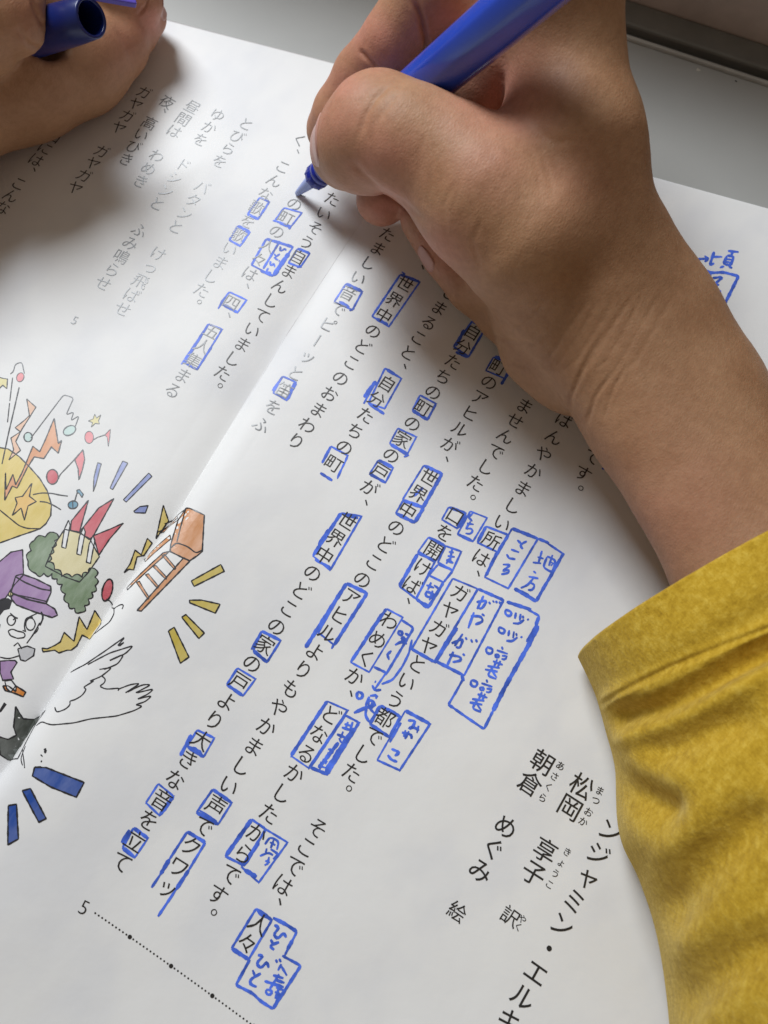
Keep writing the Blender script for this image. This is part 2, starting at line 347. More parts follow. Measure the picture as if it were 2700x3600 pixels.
box(*E_, [(1262, 380), (1340, 418), (1240, 588), (1152, 528)], thick=(0,), extra=[(14, [(1165, 560), (1238, 590)]), (13, [(1215, 430), (1165, 525)])])
box(*E_, [(1385, 590), (1503, 630), (1450, 715), (1340, 668)], extra=[(11, [(1503, 630), (1430, 750)]), (15, [(1395, 585), (1440, 608)])])
box(*E_, [(752, 655), (848, 715), (750, 890), (655, 858)], extra=[(16, [(700, 730), (630, 825)]), (8, [(690, 745), (628, 862)]), (13, [(655, 858), (748, 922)]), (13, [(760, 660), (815, 695)])])
box(*E_, [(957, 812), (1050, 862), (1000, 955), (912, 900)], thick=(2,))
box(*E_, [(827, 1005), (935, 1055), (880, 1160), (780, 1092)], extra=[(14, [(785, 1098), (888, 1160)]), (9, [(862, 1172), (892, 1160)])])
box(*E_, [(715, 1190), (800, 1235), (755, 1322), (662, 1270)], thick=(0, 2))
box(*E_, [(437, 1110), (535, 1163), (520, 1200), (500, 1240), (475, 1295), (500, 1240), (520, 1200), (535, 1163)], wd=8, extra=[(11, [(437, 1110), (385, 1208)]), (12, [(375, 1265), (445, 1310)])])
box(*E_, [(978, 1222), (1085, 1270), (975, 1465), (855, 1420)], thick=(0, 1), extra=[(11, [(975, 1350), (920, 1400)])])
box(*E_, [(858, 1425), (978, 1468), (925, 1555), (815, 1500)], thick=(0, 1, 2))
box(*D_, [(1035, 8), (1185, 30), (955, 425), (830, 320)], thick=(3,), extra=[(12, [(945, 125), (870, 240)]), (12, [(845, 345), (960, 410)]), (12, [(1060, 20), (1160, 45)])])
box(*D_, [(1075, 520), (1225, 592), (985, 970), (870, 880)], thick=(0, 1), extra=[(15, [(1075, 520), (775, 990)]), (10, [(985, 960), (965, 998)])])
box(*D_, [(457, 868), (595, 937), (495, 1095), (395, 1010)], thick=(0, 2), extra=[(9, [(457, 868), (380, 1003)])])
box(*D_, [(280, 1138), (412, 1217), (320, 1340), (202, 1258)], thick=(2,))
box(*D_, [(1365, 705), (1485, 768), (1240, 1168), (1105, 1095)], thick=(3,), extra=[(12, [(1335, 740), (1210, 930)])])
marks(*D_, [(10, [(1480, 790), (1565, 845), (1360, 1188)]), (11, [(1275, 1130), (1365, 1172)]), (9, [(1552, 930), (1530, 1030), (1480, 1130), (1410, 1225), (1330, 1255)]),
            (8, [(1365, 1170), (1275, 1300)]), (10, [(1262, 1262), (1280, 1302), (1328, 1296)]), (9, [(1280, 1235), (1290, 1240)]),
            (11, [(1450, 865), (1490, 872), (1478, 905), (1448, 896), (1452, 868)]), (12, [(1500, 885), (1530, 900)]), (16, [(1470, 915), (1515, 935)]), (16, [(1490, 905), (1485, 960)]), (11, [(1428, 970), (1480, 940), (1515, 962)]),
            (10, [(1402, 1010), (1372, 1040), (1385, 1078)])], 'marker_note')
marks(*D_, [(11, [(1155, 1308), (1200, 1325), (1182, 1368), (1145, 1358), (1155, 1310)]), (10, [(1245, 1340), (1300, 1335), (1288, 1362)]), (9, [(1242, 1345), (1208, 1420), (1262, 1432), (1285, 1380), (1230, 1370)]),
            (9, [(1240, 1375), (1232, 1420)]), (9, [(1262, 1380), (1255, 1425)]), (13, [(1128, 1465), (1200, 1432), (1290, 1402)]), (11, [(1222, 1425), (1208, 1480), (1240, 1530)]), (10, [(1238, 1425), (1275, 1465)])], 'marker_note')
box(*D_, [(1320, 1412), (1465, 1490), (1385, 1640), (1245, 1545)], thick=(0, 2, 3))
box((0, 0), 1.0, [(1425, 2498), (1512, 2545), (1405, 2708), (1326, 2672)], thick=(0,), extra=[(9, [(1410, 2540), (1370, 2610)])])
marks(*D_, [(11, [(1522, 1520), (1580, 1520), (1548, 1585), (1520, 1578), (1560, 1565), (1605, 1592)]), (9, [(1600, 1558), (1588, 1612)]), (11, [(1478, 1608), (1555, 1622), (1548, 1655)]), (10, [(1530, 1598), (1500, 1655)]), (10, [(1505, 1590), (1492, 1640)])], 'marker_note')
marks(*G_, [(11, [(1402, 68), (1468, 95), (1425, 118)]), (11, [(1375, 112), (1402, 148), (1445, 162)])], 'marker_note')
box((0, 0), 1.0, [(1150, 2465), (1222, 2497), (1085, 2700), (1023, 2657)], thick=(3,))
box((0, 0), 1.0, [(1215, 2515), (1262, 2540), (1150, 2722), (1092, 2698)], thick=(1, 2), extra=[(20, [(1245, 2560), (1145, 2715)]), (14, [(1190, 2610), (1120, 2700)])])
marks(*D_, [(9, [(1085, 1530), (1070, 1570)]), (9, [(1060, 1545), (1110, 1560)]), (9, [(1120, 1530), (1100, 1590)]), (10, [(1040, 1570), (1105, 1590)]), (9, [(1050, 1600), (1030, 1650)]), (10, [(1005, 1620), (1080, 1650)])], 'marker_note')
marks(*G_, [(8, [(1020, -10), (1040, 30), (1060, 10)]), (8, [(940, 70), (985, 75), (965, 110), (935, 95)]), (8, [(900, 145), (935, 150), (920, 180)]), (8, [(870, 190), (920, 205)]), (8, [(890, 160), (880, 225)])], 'marker_note')
box(*F_, [(368, 172), (492, 215), (430, 328), (318, 262)], thick=(0, 1))
box(*F_, [(525, 202), (648, 250), (545, 422), (432, 368)], thick=(2,), extra=[(14, [(492, 225), (440, 320)])])
marks(*F_, [(9, [(545, 215), (512, 245), (540, 275)]), (9, [(500, 290), (550, 298)]), (8, [(528, 275), (488, 335), (530, 322), (548, 345), (525, 372), (490, 362)])], 'marker_note')
box(*F_, [(640, 312), (803, 375), (725, 500), (577, 430)], thick=(1, 3))
box(*F_, [(830, 327), (1018, 402), (802, 765), (630, 682)], thick=(0,), extra=[(12, [(720, 500), (640, 670)])])
marks(*F_, [(10, [(868, 412), (898, 440)]), (10, [(938, 420), (882, 448), (908, 478)]), (10, [(822, 480), (882, 502)]), (10, [(790, 515), (808, 545), (855, 552)]), (9, [(762, 590), (822, 592), (755, 640), (812, 625), (808, 652), (750, 662)])], 'marker_note')
marks(*F_, [(13, [(1022, 402), (1100, 435)]), (9, [(1080, 430), (1202, 512)]), (12, [(1202, 512), (1120, 660), (1060, 760), (1005, 860)]), (16, [(845, 765), (930, 810), (1005, 860)]), (12, [(1200, 505), (1205, 525)])], 'marker_box')
marks(*F_, [(9, [(1015, 535), (1060, 548)]), (9, [(1048, 490), (1022, 578)]), (9, [(980, 575), (1042, 582)]), (9, [(1085, 530), (1150, 560), (1122, 650), (1055, 610), (1085, 535)]), (8, [(1125, 520), (1098, 600)]), (8, [(1105, 570), (1130, 580), (1112, 600)]),
            (9, [(985, 638), (1005, 655)]), (9, [(950, 678), (1022, 692)]), (9, [(985, 690), (945, 740), (892, 762)]), (9, [(965, 725), (1000, 735), (978, 782), (945, 775)])], 'marker_note')
box(*F_, [(220, 392), (340, 452), (270, 568), (142, 500)], thick=(0, 2))
box(*F_, [(345, 455), (460, 495), (397, 632), (288, 575)])
marks(*F_, [(9, [(368, 498), (405, 502)]), (9, [(360, 528), (412, 535)]), (9, [(392, 478), (375, 575)]), (12, [(350, 555), (402, 580)]), (9, [(372, 545), (350, 585)])], 'marker_note')
box(*F_, [(142, 512), (272, 560), (130, 840), (8, 748)], thick=(3,))
box(*F_, [(290, 590), (398, 635), (330, 720), (222, 668)], wd=8)
box(*F_, [(222, 668), (330, 720), (218, 905), (130, 840)], thick=(1, 2), extra=[(18, [(170, 870), (225, 905)])])
marks(*F_, [(9, [(205, 740), (262, 760)]), (9, [(240, 720), (215, 775)]), (9, [(260, 740), (300, 770)]), (10, [(200, 785), (250, 800), (235, 835), (195, 820), (202, 790)]), (9, [(250, 780), (240, 840)]), (8, [(262, 800), (225, 850)])], 'marker_note')
box(*F_, [(397, 692), (580, 768), (262, 1300), (97, 1205)], thick=(2,), extra=[(12, [(430, 1050), (265, 1310)]), (8, [(345, 1150), (285, 1290)])])
box(*F_, [(582, 768), (768, 850), (480, 1400), (268, 1292)], thick=(0, 2))
marks(*F_, [(14, [(790, 862), (970, 920)]), (10, [(940, 915), (1028, 965)]), (13, [(1028, 965), (1000, 1040)]), (9, [(1000, 1040), (935, 1155)]), (16, [(1022, 1035), (960, 1160), (870, 1320), (780, 1480), (690, 1659)]), (11, [(690, 1659), (625, 1790)]),
            (9, [(475, 1420), (420, 1520), (365, 1612)]), (13, [(365, 1612), (410, 1640)]), (10, [(400, 1635), (500, 1705), (625, 1790)]), (14, [(460, 1400), (480, 1440)])], 'marker_box')
marks(*F_, [(10, [(570, 865), (650, 850), (605, 920), (585, 908)]), (9, [(622, 818), (575, 915)]), (9, [(660, 862), (672, 880)]), (9, [(688, 852), (700, 868)]), (9, [(710, 855), (722, 872)]), (9, [(735, 860), (748, 880)]),
            (10, [(528, 965), (605, 968), (622, 1005), (560, 1028)]), (10, [(552, 938), (510, 1055)]), (9, [(608, 950), (630, 965)]),
            (10, [(388, 1165), (475, 1130), (448, 1205), (420, 1190)]), (9, [(470, 1095), (410, 1185)]), (9, [(490, 1120), (500, 1140)]), (9, [(530, 1135), (540, 1160)]), (9, [(565, 1135), (575, 1158)]),
            (10, [(370, 1248), (455, 1262), (465, 1290), (395, 1302)]), (10, [(402, 1225), (355, 1330)]), (9, [(470, 1240), (485, 1255)])], 'marker_note')
def saba(dx, dy): return [(10, [(x + dx, y + dy) for x, y in p]) for p in ([(780, 918), (832, 935), (816, 972), (776, 955), (782, 920)], [(858, 940), (850, 985)], [(892, 950), (885, 1000)], [(908, 962), (912, 985)], [(942, 985), (950, 998)], [(835, 1018), (880, 1022), (918, 992)])]
def jou(dx, dy): return [(w_, [(x + dx, y + dy) for x, y in p]) for w_, p in ((10, [(645, 1192), (695, 1205), (680, 1248), (635, 1232), (645, 1194)]), (9, [(718, 1215), (798, 1242)]), (9, [(755, 1188), (762, 1212)]), (9, [(702, 1248), (742, 1242), (738, 1270), (705, 1272), (704, 1250)]), (9, [(755, 1255), (792, 1258), (780, 1285), (752, 1278)]),
            (10, [(690, 1295), (762, 1322)]), (9, [(722, 1280), (698, 1335)]), (9, [(745, 1292), (722, 1345)]), (10, [(632, 1355), (725, 1372)]), (9, [(690, 1338), (648, 1400), (715, 1425)]), (9, [(685, 1368), (718, 1415)]), (9, [(650, 1330), (740, 1345)]))]
marks(*F_, saba(0, 0) + saba(-48, 128), 'marker_note'); marks(*F_, jou(0, 0), 'marker_note'); marks(*F_, jou(-112, 240), 'marker_note')
box(*K_, [(1438, 1382), (1563, 1440), (1485, 1578), (1365, 1500)], thick=(2,), extra=[(12, [(1395, 1415), (1315, 1570)]), (18, [(1400, 1510), (1470, 1560)])])
box(*H_, [(657, 102), (756, 182), (665, 308), (577, 225)], thick=(1,))
box(*H_, [(497, 388), (590, 455), (505, 580), (425, 515)], thick=(2, 0), extra=[(12, [(470, 400), (420, 485)])])
box(*H_, [(1010, 138), (1133, 225), (1045, 365), (905, 288)], thick=(0, 2), extra=[(8, [(925, 275), (1035, 345)])])
marks(*H_, [(12, [(845, 412), (962, 482)]), (9, [(962, 482), (855, 660)]), (13, [(855, 660), (770, 790)]), (9, [(770, 790), (655, 962)]), (9, [(845, 412), (730, 590)]), (14, [(730, 590), (670, 690)]), (9, [(670, 690), (613, 775)])], 'marker_box')
box(*H_, [(1262, 332), (1352, 395), (1215, 632), (1092, 572)], thick=(3,), extra=[(12, [(1310, 480), (1215, 628)])])
box(*H_, [(1355, 398), (1495, 482), (1308, 742), (1195, 640)], extra=[(16, [(1215, 660), (1295, 705)])])
marks(*H_, [(8, [(1348, 495), (1380, 445), (1440, 475), (1425, 530)]), (8, [(1380, 480), (1415, 500)]), (8, [(1405, 465), (1385, 520)]), (9, [(1385, 525), (1440, 560), (1400, 590)]), (8, [(1315, 570), (1375, 545), (1400, 565)]), (8, [(1375, 575), (1365, 620), (1345, 630)]), (8, [(1350, 600), (1380, 612)]), (8, [(1360, 520), (1350, 560)])], 'marker_note')
box(*H_, [(1290, 912), (1393, 985), (1242, 1240), (1132, 1168)], thick=(0, 2), extra=[(13, [(1300, 925), (1350, 965)])])
marks(*H_, [(12, [(1400, 970), (1480, 1010), (1555, 1060)]), (9, [(1555, 1060), (1475, 1215)]), (12, [(1530, 1110), (1490, 1180)]), (9, [(1460, 1215), (1580, 1280)]), (11, [(1580, 1280), (1400, 1560)]), (12, [(1455, 1460), (1400, 1560)]), (10, [(1400, 1560), (1320, 1510), (1270, 1460), (1160, 1405)]), (10, [(1160, 1405), (1250, 1240)])], 'marker_box')
marks(*H_, [(10, [(1408, 1018), (1445, 1030), (1400, 1080), (1432, 1110), (1470, 1060), (1485, 1098)]), (10, [(1385, 1110), (1402, 1142)]), (10, [(1440, 1128), (1372, 1152), (1408, 1178)]),
            (10, [(1302, 1212), (1342, 1215), (1290, 1265), (1322, 1302), (1362, 1250), (1372, 1295)]), (10, [(1268, 1308), (1285, 1352)]), (10, [(1322, 1330), (1248, 1372), (1250, 1402), (1295, 1418)]),
            (9, [(1418, 1240), (1428, 1262)]), (9, [(1440, 1235), (1452, 1258)]), (9, [(1455, 1270), (1432, 1312)]), (9, [(1455, 1285), (1490, 1345)]), (10, [(1400, 1342), (1468, 1362)]), (10, [(1410, 1370), (1475, 1392)]), (10, [(1345, 1380), (1470, 1420)]), (9, [(1440, 1335), (1380, 1430)]),
            (9, [(1355, 1435), (1400, 1440), (1385, 1475), (1350, 1465), (1355, 1437)]), (10, [(1420, 1420), (1470, 1440)]), (9, [(1412, 1450), (1455, 1468)]), (9, [(1445, 1405), (1415, 1495)])], 'marker_note')
# left page
for P_, q_, th in (((A_), [(1515, 1152), (1570, 1178), (1505, 1278), (1444, 1250)], (2,)), (A_, [(1387, 1318), (1456, 1355), (1400, 1435), (1337, 1400)], (0,)), (I_, [(410, 128), (670, 200), (510, 400), (275, 312)], ()),
                   (I_, [(150, 580), (540, 700), (245, 1125), (-65, 960)], (0,)), (I_, [(607, 722), (785, 792), (645, 995), (472, 930)], (0,)), (L_, [(1338, 210), (1438, 257), (1385, 330), (1287, 275)], (2,)), (L_, [(1217, 397), (1295, 428), (1150, 662), (1078, 622)], ())):
    box(*P_, q_, wd=7, thick=th, parent=pageL)
marks(*I_, [(7, [(245, 312), (510, 395)]), (8, [(345, 355), (430, 390), (515, 412)]), (9, [(475, 435), (500, 415)]), (8, [(325, 650), (105, 1015)]), (16, [(480, 790), (380, 930), (260, 1115)]), (12, [(420, 860), (250, 1120)]), (11, [(65, 1045), (245, 1120)]), (8, [(600, 1000), (645, 970)]), (8, [(640, 965), (662, 1000)]),
            (8, [(345, 690), (375, 698), (332, 745), (380, 765), (420, 708), (438, 750)]), (7, [(265, 798), (290, 832)]), (8, [(348, 798), (268, 860), (320, 890)]), (8, [(200, 908), (230, 912), (188, 950), (230, 978), (262, 925), (272, 990)]), (8, [(330, 895), (345, 905)]), (8, [(180, 1005), (145, 1060), (222, 1075)])], 'marker_note', parent=pageL)
marks(*L_, [(8, [(1300, 262), (1272, 308)]), (7, [(1215, 397), (1058, 632)]), (9, [(1205, 570), (1190, 600)]), (8, [(1235, 530), (1150, 662)]), (8, [(1075, 622), (1145, 662)])], 'marker_note', parent=pageL)
marks(*T_, [(10, [(1245, 1512), (1312, 1508)]), (9, [(1288, 1492), (1312, 1508), (1290, 1528)]), (10, [(1345, 1468), (1318, 1548), (1345, 1535)]), (9, [(1325, 1498), (1392, 1498)]), (10, [(1425, 1464), (1488, 1470)]), (9, [(1455, 1470), (1442, 1490)]),
            (10, [(1420, 1490), (1460, 1496), (1440, 1548), (1398, 1540), (1420, 1492)]), (8, [(1412, 1512), (1450, 1514)]), (8, [(1405, 1528), (1442, 1530)]), (10, [(1402, 1552), (1378, 1562)]), (10, [(1428, 1552), (1450, 1565)]),
            (11, [(1275, 1568), (1325, 1592), (1400, 1588), (1490, 1612)]), (9, [(1325, 1592), (1305, 1640)]), (11, [(1487, 1610), (1405, 1775)]), (10, [(1335, 1622), (1395, 1615), (1340, 1665), (1375, 1660)]), (10, [(1355, 1690), (1385, 1700), (1360, 1720)])], 'marker_note')
marks((1700, 900), 1.659, [(14, [(695, 1215), (715, 1235)]), (10, [(690, 1240), (730, 1242)])], 'marker_note')

# ---- the picture on the left page --------------------------------------------
def fill(org, sc, pts, mat, parent, name='coloured_shape', outline=5, dz=0.02, omat=None):
    P = [(org[0] + x / sc, org[1] + y / sc) for x, y in pts]
    Q = [on_page(*p) for p in P]
    bm = bmesh.new(); vs = [bm.verts.new((q[0], q[1], 0)) for q in Q]
    try: f = bm.faces.new(vs)
    except ValueError: return
    bmesh.ops.triangulate(bm, faces=[f])
    for _ in range(6):
        es = [e for e in bm.edges if e.calc_length() > 1.8]
        if not es: break
        bmesh.ops.subdivide_edges(bm, edges=es, cuts=1)
        bmesh.ops.triangulate(bm, faces=[f for f in bm.faces if len(f.verts) > 3])
    V = np.array([v.co[:] for v in bm.verts]); F = [[v.index for v in f.verts] for f in bm.faces] if bm.verts.index_update() is None else None
    bm.free()
    if abs(V[:, 0]).size == 0: return
    V[:, 2] = relief(V[:, 0], V[:, 1]) + (dz + 0.03) * 0.45
    a = 0.0
    o = mesh(name, V, F, mat, parent)
    # faces must look up
    bm = bmesh.new(); bm.from_mesh(o.data); bm.normal_update()
    for f in bm.faces:
        if f.normal.z < 0: f.normal_flip()
    bm.to_mesh(o.data); bm.free()
    if outline:
        V = []; F = []
        stroke(P, outline * 0.78, 0.13, 0.2, True, V, F, sharp=True)
        if V:
            ob = mesh('outline', V, F, omat or M_line, parent)
    return o
def tone(name, c, streak=0.12):
    q = N(name); n1 = noise(q, 420, 3, 0.65, None, ((1, .35, 1), (0, 0, .7))); n2 = noise(q, 70, 2, .5)
    mx = q.n('ShaderNodeMath', operation='ADD'); q.l(n1, mx.inputs[0]); q.l(n2, mx.inputs[1])
    dv = q.n('ShaderNodeMath', operation='MULTIPLY'); q.l(mx.outputs[0], dv.inputs[0]); dv.inputs[1].default_value = 0.5
    q.l(ramp(q, dv.outputs[0], [(0.35, tuple(x * (1 - streak) for x in c)), (0.65, tuple(x + (1 - x) * streak * 1.2 for x in c))]), q.b.inputs['Base Color']); q.set(Roughness=0.38, Specular_IOR_Level=0.55); return q.m
M_line = simple('black_outline', (0.02, 0.02, 0.025), 0.3, Specular_IOR_Level=0.75)
TY = tone('yellow_print', (0.72, 0.55, 0.13)); TY2 = tone('pale_yellow_print', (0.74, 0.66, 0.30)); TO = tone('orange_print', (0.70, 0.30, 0.12)); TO2 = tone('ladder_orange', (0.66, 0.25, 0.05), 0.2)
TOL = tone('pale_orange_print', (0.80, 0.50, 0.34)); TR = tone('red_print', (0.60, 0.07, 0.10)); TR2 = tone('pink_print', (0.78, 0.22, 0.24)); TG = tone('green_print', (0.13, 0.22, 0.09), 0.2); TGL = tone('pale_green_print', (0.50, 0.66, 0.62))
TB = tone('light_blue_print', (0.20, 0.27, 0.66), 0.3); TB2 = tone('deep_blue_print', (0.015, 0.075, 0.36)); TT = tone('teal_print', (0.05, 0.26, 0.40), 0.2); TP = tone('purple_print', (0.36, 0.21, 0.42)); TS = tone('star_orange', (0.75, 0.45, 0.08)); TYD = tone('mustard_print', (0.58, 0.44, 0.04)); TDG = tone('dark_green_print', (0.055, 0.065, 0.055)); TCR = tone('cream_print', (0.70, 0.62, 0.33)); TGR = tone('grey_print', (0.5, 0.5, 0.52)); TOR = tone('whistle_orange', (0.72, 0.25, 0.04)); TW = simple('page_white', (0.78, 0.78, 0.78), 0.5)
def ell(cx, cy, rx, ry, rot=0, n=22): return [(cx + rx * math.cos(t) * math.cos(rot) - ry * math.sin(t) * math.sin(rot), cy + rx * math.cos(t) * math.sin(rot) + ry * math.sin(t) * math.cos(rot)) for t in np.linspace(0, 2 * math.pi, n, endpoint=False)]
pl = pageL
fill(*J_, [(-30, 770), (60, 785), (140, 840), (215, 915), (290, 1000), (345, 1090), (375, 1190), (370, 1270), (335, 1330), (290, 1368), (150, 1415), (40, 1455), (-60, 1490)], TY, pl, 'yellow_drum')
marks(*J_, [(5, [(-20, 1215), (60, 1280), (140, 1345), (200, 1365), (290, 1366)]), (5, [(15, 895), (60, 680), (100, 510), (140, 335)]), (4, [(55, 590), (70, 450)]), (4, [(72, 435), (92, 265)]), (5, [(240, 1118), (300, 1105), (380, 1108), (440, 1122), (495, 1128)]), (5, [(290, 1168), (340, 1172), (400, 1200), (445, 1228)])], 'drawn_line', M_line, pl, 0.14)
fill(*J_, [(35, 1160), (40, 960), (45, 1080), (95, 970), (115, 1045), (160, 960), (240, 765), (290, 805), (330, 720), (395, 562), (425, 745), (450, 722), (425, 815), (375, 770), (320, 855), (250, 842), (200, 920), (125, 1070), (90, 1055)], TO, pl, 'lightning_bolt', dz=0.04)
fill(*J_, [(65, 865), (100, 790), (80, 705), (125, 675), (150, 660), (110, 630), (180, 575), (215, 540), (195, 420), (262, 480), (205, 570), (160, 640), (115, 730), (150, 795), (95, 840)], TOL, pl, 'lightning_bolt', outline=4, dz=0.05)
fill(*J_, [(90, 1270), (125, 1180), (110, 1140), (165, 1130), (232, 1035), (215, 1130), (265, 1168), (205, 1200), (178, 1305), (155, 1215)], TS, pl, 'star_shape', dz=0.06)
fill(*J_, ell(382, 988, 42, 54), TR, pl, 'music_note'); fill(*J_, [(545, 862), (605, 790), (618, 860), (600, 940), (575, 1010), (570, 930)], TR2, pl, 'music_note'); marks(*J_, [(5, [(425, 1005), (430, 980), (545, 860), (580, 818)])], 'drawn_line', M_line, pl, 0.14)
fill(*J_, ell(650, 700, 32, 44), TR2, pl, 'music_note', 3); fill(*J_, [(765, 682), (805, 640), (800, 700), (790, 765), (782, 700)], TR2, pl, 'music_note', 3); marks(*J_, [(4, [(680, 718), (710, 700), (765, 682)])], 'drawn_line', M_line, pl, 0.14)
fill(*J_, ell(148, 262, 26, 34, .4), TR2, pl, 'music_note', 3); fill(*J_, ell(205, 698, 30, 34), TGL, pl, 'music_note', 5); fill(*J_, ell(507, 650, 48, 32, -.5), TGL, pl, 'music_note', 5)
marks(*J_, [(4, [(178, 235), (160, 150), (110, 165), (98, 225), (75, 238)]), (4, [(225, 705), (465, 388), (538, 412), (480, 538), (540, 512), (515, 580), (578, 540), (548, 622)])], 'drawn_line', M_line, pl, 0.14)
fill(*J_, [(645, 580), (680, 565), (690, 530), (705, 560), (735, 535), (718, 580), (725, 602), (695, 598), (665, 625), (675, 592)], TY2, pl, 'star_shape', 3)
fill(*J_, [(-10, 260), (20, 270), (55, 275), (50, 345), (20, 320), (-10, 350)], TY2, pl, 'star_shape', 4)
fill(*J_, ell(532, 1192, 36, 28, -.2), TT, pl, 'music_note'); fill(*J_, [(560, 1085), (580, 1080), (608, 1115), (598, 1138), (575, 1105), (562, 1110)], TT, pl, 'music_note', 4); marks(*J_, [(5, [(545, 1165), (565, 1095)]), (4, [(530, 1170), (532, 1215)])], 'drawn_line', M_line, pl, 0.14)
for pts in ([(712, 885), (738, 892), (700, 1040), (680, 1095), (685, 990)], [(895, 872), (932, 888), (822, 1080), (802, 1070), (870, 920)], [(1085, 960), (1108, 985), (920, 1172), (900, 1155)]): fill(*J_, pts, TB, pl, 'blue_dash', 4)
fill(*J_, [(975, 1240), (1020, 1205), (1080, 1198), (1060, 1252), (985, 1250)], TB, pl, 'blue_dash', 5)
for pts in ([(520, 1310), (645, 1158), (580, 1390), (515, 1380)], [(580, 1390), (720, 1215), (832, 1145), (680, 1420), (650, 1445)], [(680, 1418), (800, 1370), (900, 1325), (800, 1440), (722, 1558)]): fill(*J_, pts, TR, pl, 'red_flash', 5)
fill(*J_, [(470, 1370), (575, 1395), (655, 1440), (725, 1570), (640, 1690), (580, 1755), (480, 1720), (330, 1640), (400, 1480)], TCR, pl, 'crown_band', 5, 0.03)
for c0 in ((490, 1420), (600, 1470), (670, 1530)):
    x, y = c0; fill(*J_, [(x - 20, y - 50), (x + 10, y - 115), (x + 22, y - 80), (x - 10, y + 90), (x - 40, y + 80)], TW, pl, 'crown_spike', 5, 0.05)
def bumps(pts, r, n=2):
    out = []
    for i in range(len(pts)):
        a = np.array(pts[i]); b = np.array(pts[(i + 1) % len(pts)]); d = b - a; nn = np.array([d[1], -d[0]]) / (np.linalg.norm(d) + 1e-6)
        L = np.linalg.norm(d); k = max(1, int(L / (2.2 * r)))
        for j in range(k):
            p0 = a + d * j / k
            for s in (0, .25, .5, .75): out.append(tuple(p0 + d * s / k + nn * r * math.sin(math.pi * s)))
    return out
fill(*K_, bumps([(250, 0), (330, -25), (415, -50), (345, 155), (450, 265), (600, 270), (690, 205), (695, 330), (590, 525), (500, 460), (455, 320), (380, 240), (260, 240), (205, 150)], 24), TG, pl, 'green_leaves', 5, 0.045)
fill(*K_, ell(783, 362, 36, 82, .25), TR, pl, 'red_oval', 6); marks(*K_, [(5, [(775, 428), (808, 440), (812, 495), (840, 495)])], 'drawn_line', M_line, pl, 0.14)
fill(*K_, [(-10, 160), (80, 85), (165, 68), (172, 250), (100, 330), (40, 420), (-10, 440)], TP, pl, 'purple_cloak', 5)
fill(*K_, [(115, 258), (160, 245), (260, 280), (370, 335), (372, 380), (335, 460), (400, 500), (420, 545), (380, 562), (250, 520), (120, 470), (85, 430), (78, 390)], TP, pl, 'purple_cap', 6, 0.05)
marks(*K_, [(6, [(115, 265), (180, 305), (300, 355), (372, 365)]), (7, [(90, 385), (200, 430), (340, 462)]), (5, [(100, 395), (200, 412), (340, 445)])], 'drawn_line', M_line, pl, 0.145)
fill(*K_, ell(78, 392, 16, 17), TY2, pl, 'cap_button', 5, 0.1)
fill(*K_, [(-10, 430), (60, 420), (90, 440), (70, 500), (30, 510), (-10, 560)], M_line, pl, 'black_hair', 0)
marks(*K_, [(5, ell(82, 582, 32, 42) + [(114, 582)]), (5, ell(222, 610, 36, 50) + [(258, 610)]), (6, [(75, 530), (105, 560), (130, 568)]), (5, [(95, 580), (118, 562)]), (5, [(185, 660), (175, 620), (190, 560), (240, 560)]), (5, [(200, 565), (268, 532)]), (7, [(300, 520), (320, 560), (290, 620)]), (5, [(275, 620), (280, 650), (250, 680)]), (5, [(290, 600), (240, 690), (195, 750)]),
            (5, [(60, 660), (90, 640), (130, 665), (170, 665), (190, 690), (175, 715), (150, 705), (130, 720), (100, 700), (75, 700), (60, 660)]), (4, [(165, 655), (190, 665)]), (5, [(0, 610), (-5, 640)]),
            (5, [(0, 850), (60, 865), (140, 840)]), (5, [(100, 770), (130, 745), (160, 790)])], 'face_drawing', M_line, pl, 0.14)
fill(*K_, [(130, 790), (200, 770), (255, 790), (245, 840), (185, 880), (150, 870), (140, 830)], TGR, pl, 'whistle_drawing', 5)
fill(*K_, [(0, 880), (60, 875), (110, 875), (125, 890), (80, 960), (100, 1010), (20, 1020), (0, 960)], TP, pl, 'purple_sleeve', 5)
fill(*K_, [(20, 1060), (60, 1060), (115, 1100), (120, 1062), (188, 1105), (170, 1140), (110, 1115), (40, 1095)], TOR, pl, 'baton_drawing', 6, 0.03)
fill(*K_, [(35, 1025), (85, 1020), (115, 1060), (80, 1105), (50, 1080)], TW, pl, 'small_hand_drawing', 5, 0.05)
fill(*K_, [(115, 1210), (170, 1300), (250, 1305), (330, 1240), (260, 1340), (180, 1490), (130, 1590), (60, 1600), (0, 1560), (-10, 1430), (60, 1450), (120, 1420), (100, 1360)], TDG, pl, 'dark_trousers', 5)
fill(*K_, [(0, 1230), (30, 1180), (50, 1195), (10, 1250), (-10, 1260)], M_line, pl, 'dark_stick', 0)
for pts in ([(305, 785), (345, 790), (400, 765), (440, 740), (468, 670), (540, 735), (578, 555), (635, 650), (692, 510), (735, 610), (690, 675), (655, 720), (600, 690), (560, 770), (520, 800), (490, 800), (430, 820), (400, 800), (315, 812)],
            [(905, 235), (950, 170), (985, 70), (1030, 105), (1075, -15), (1110, 20), (1050, 110), (1000, 120), (975, 215), (940, 210)]): fill(*K_, pts, TY, pl, 'lightning_bolt', 5)
fill(*J_, [(1138, 1440), (1192, 1195), (1230, 1310)], TY, pl, 'yellow_flash', 5)
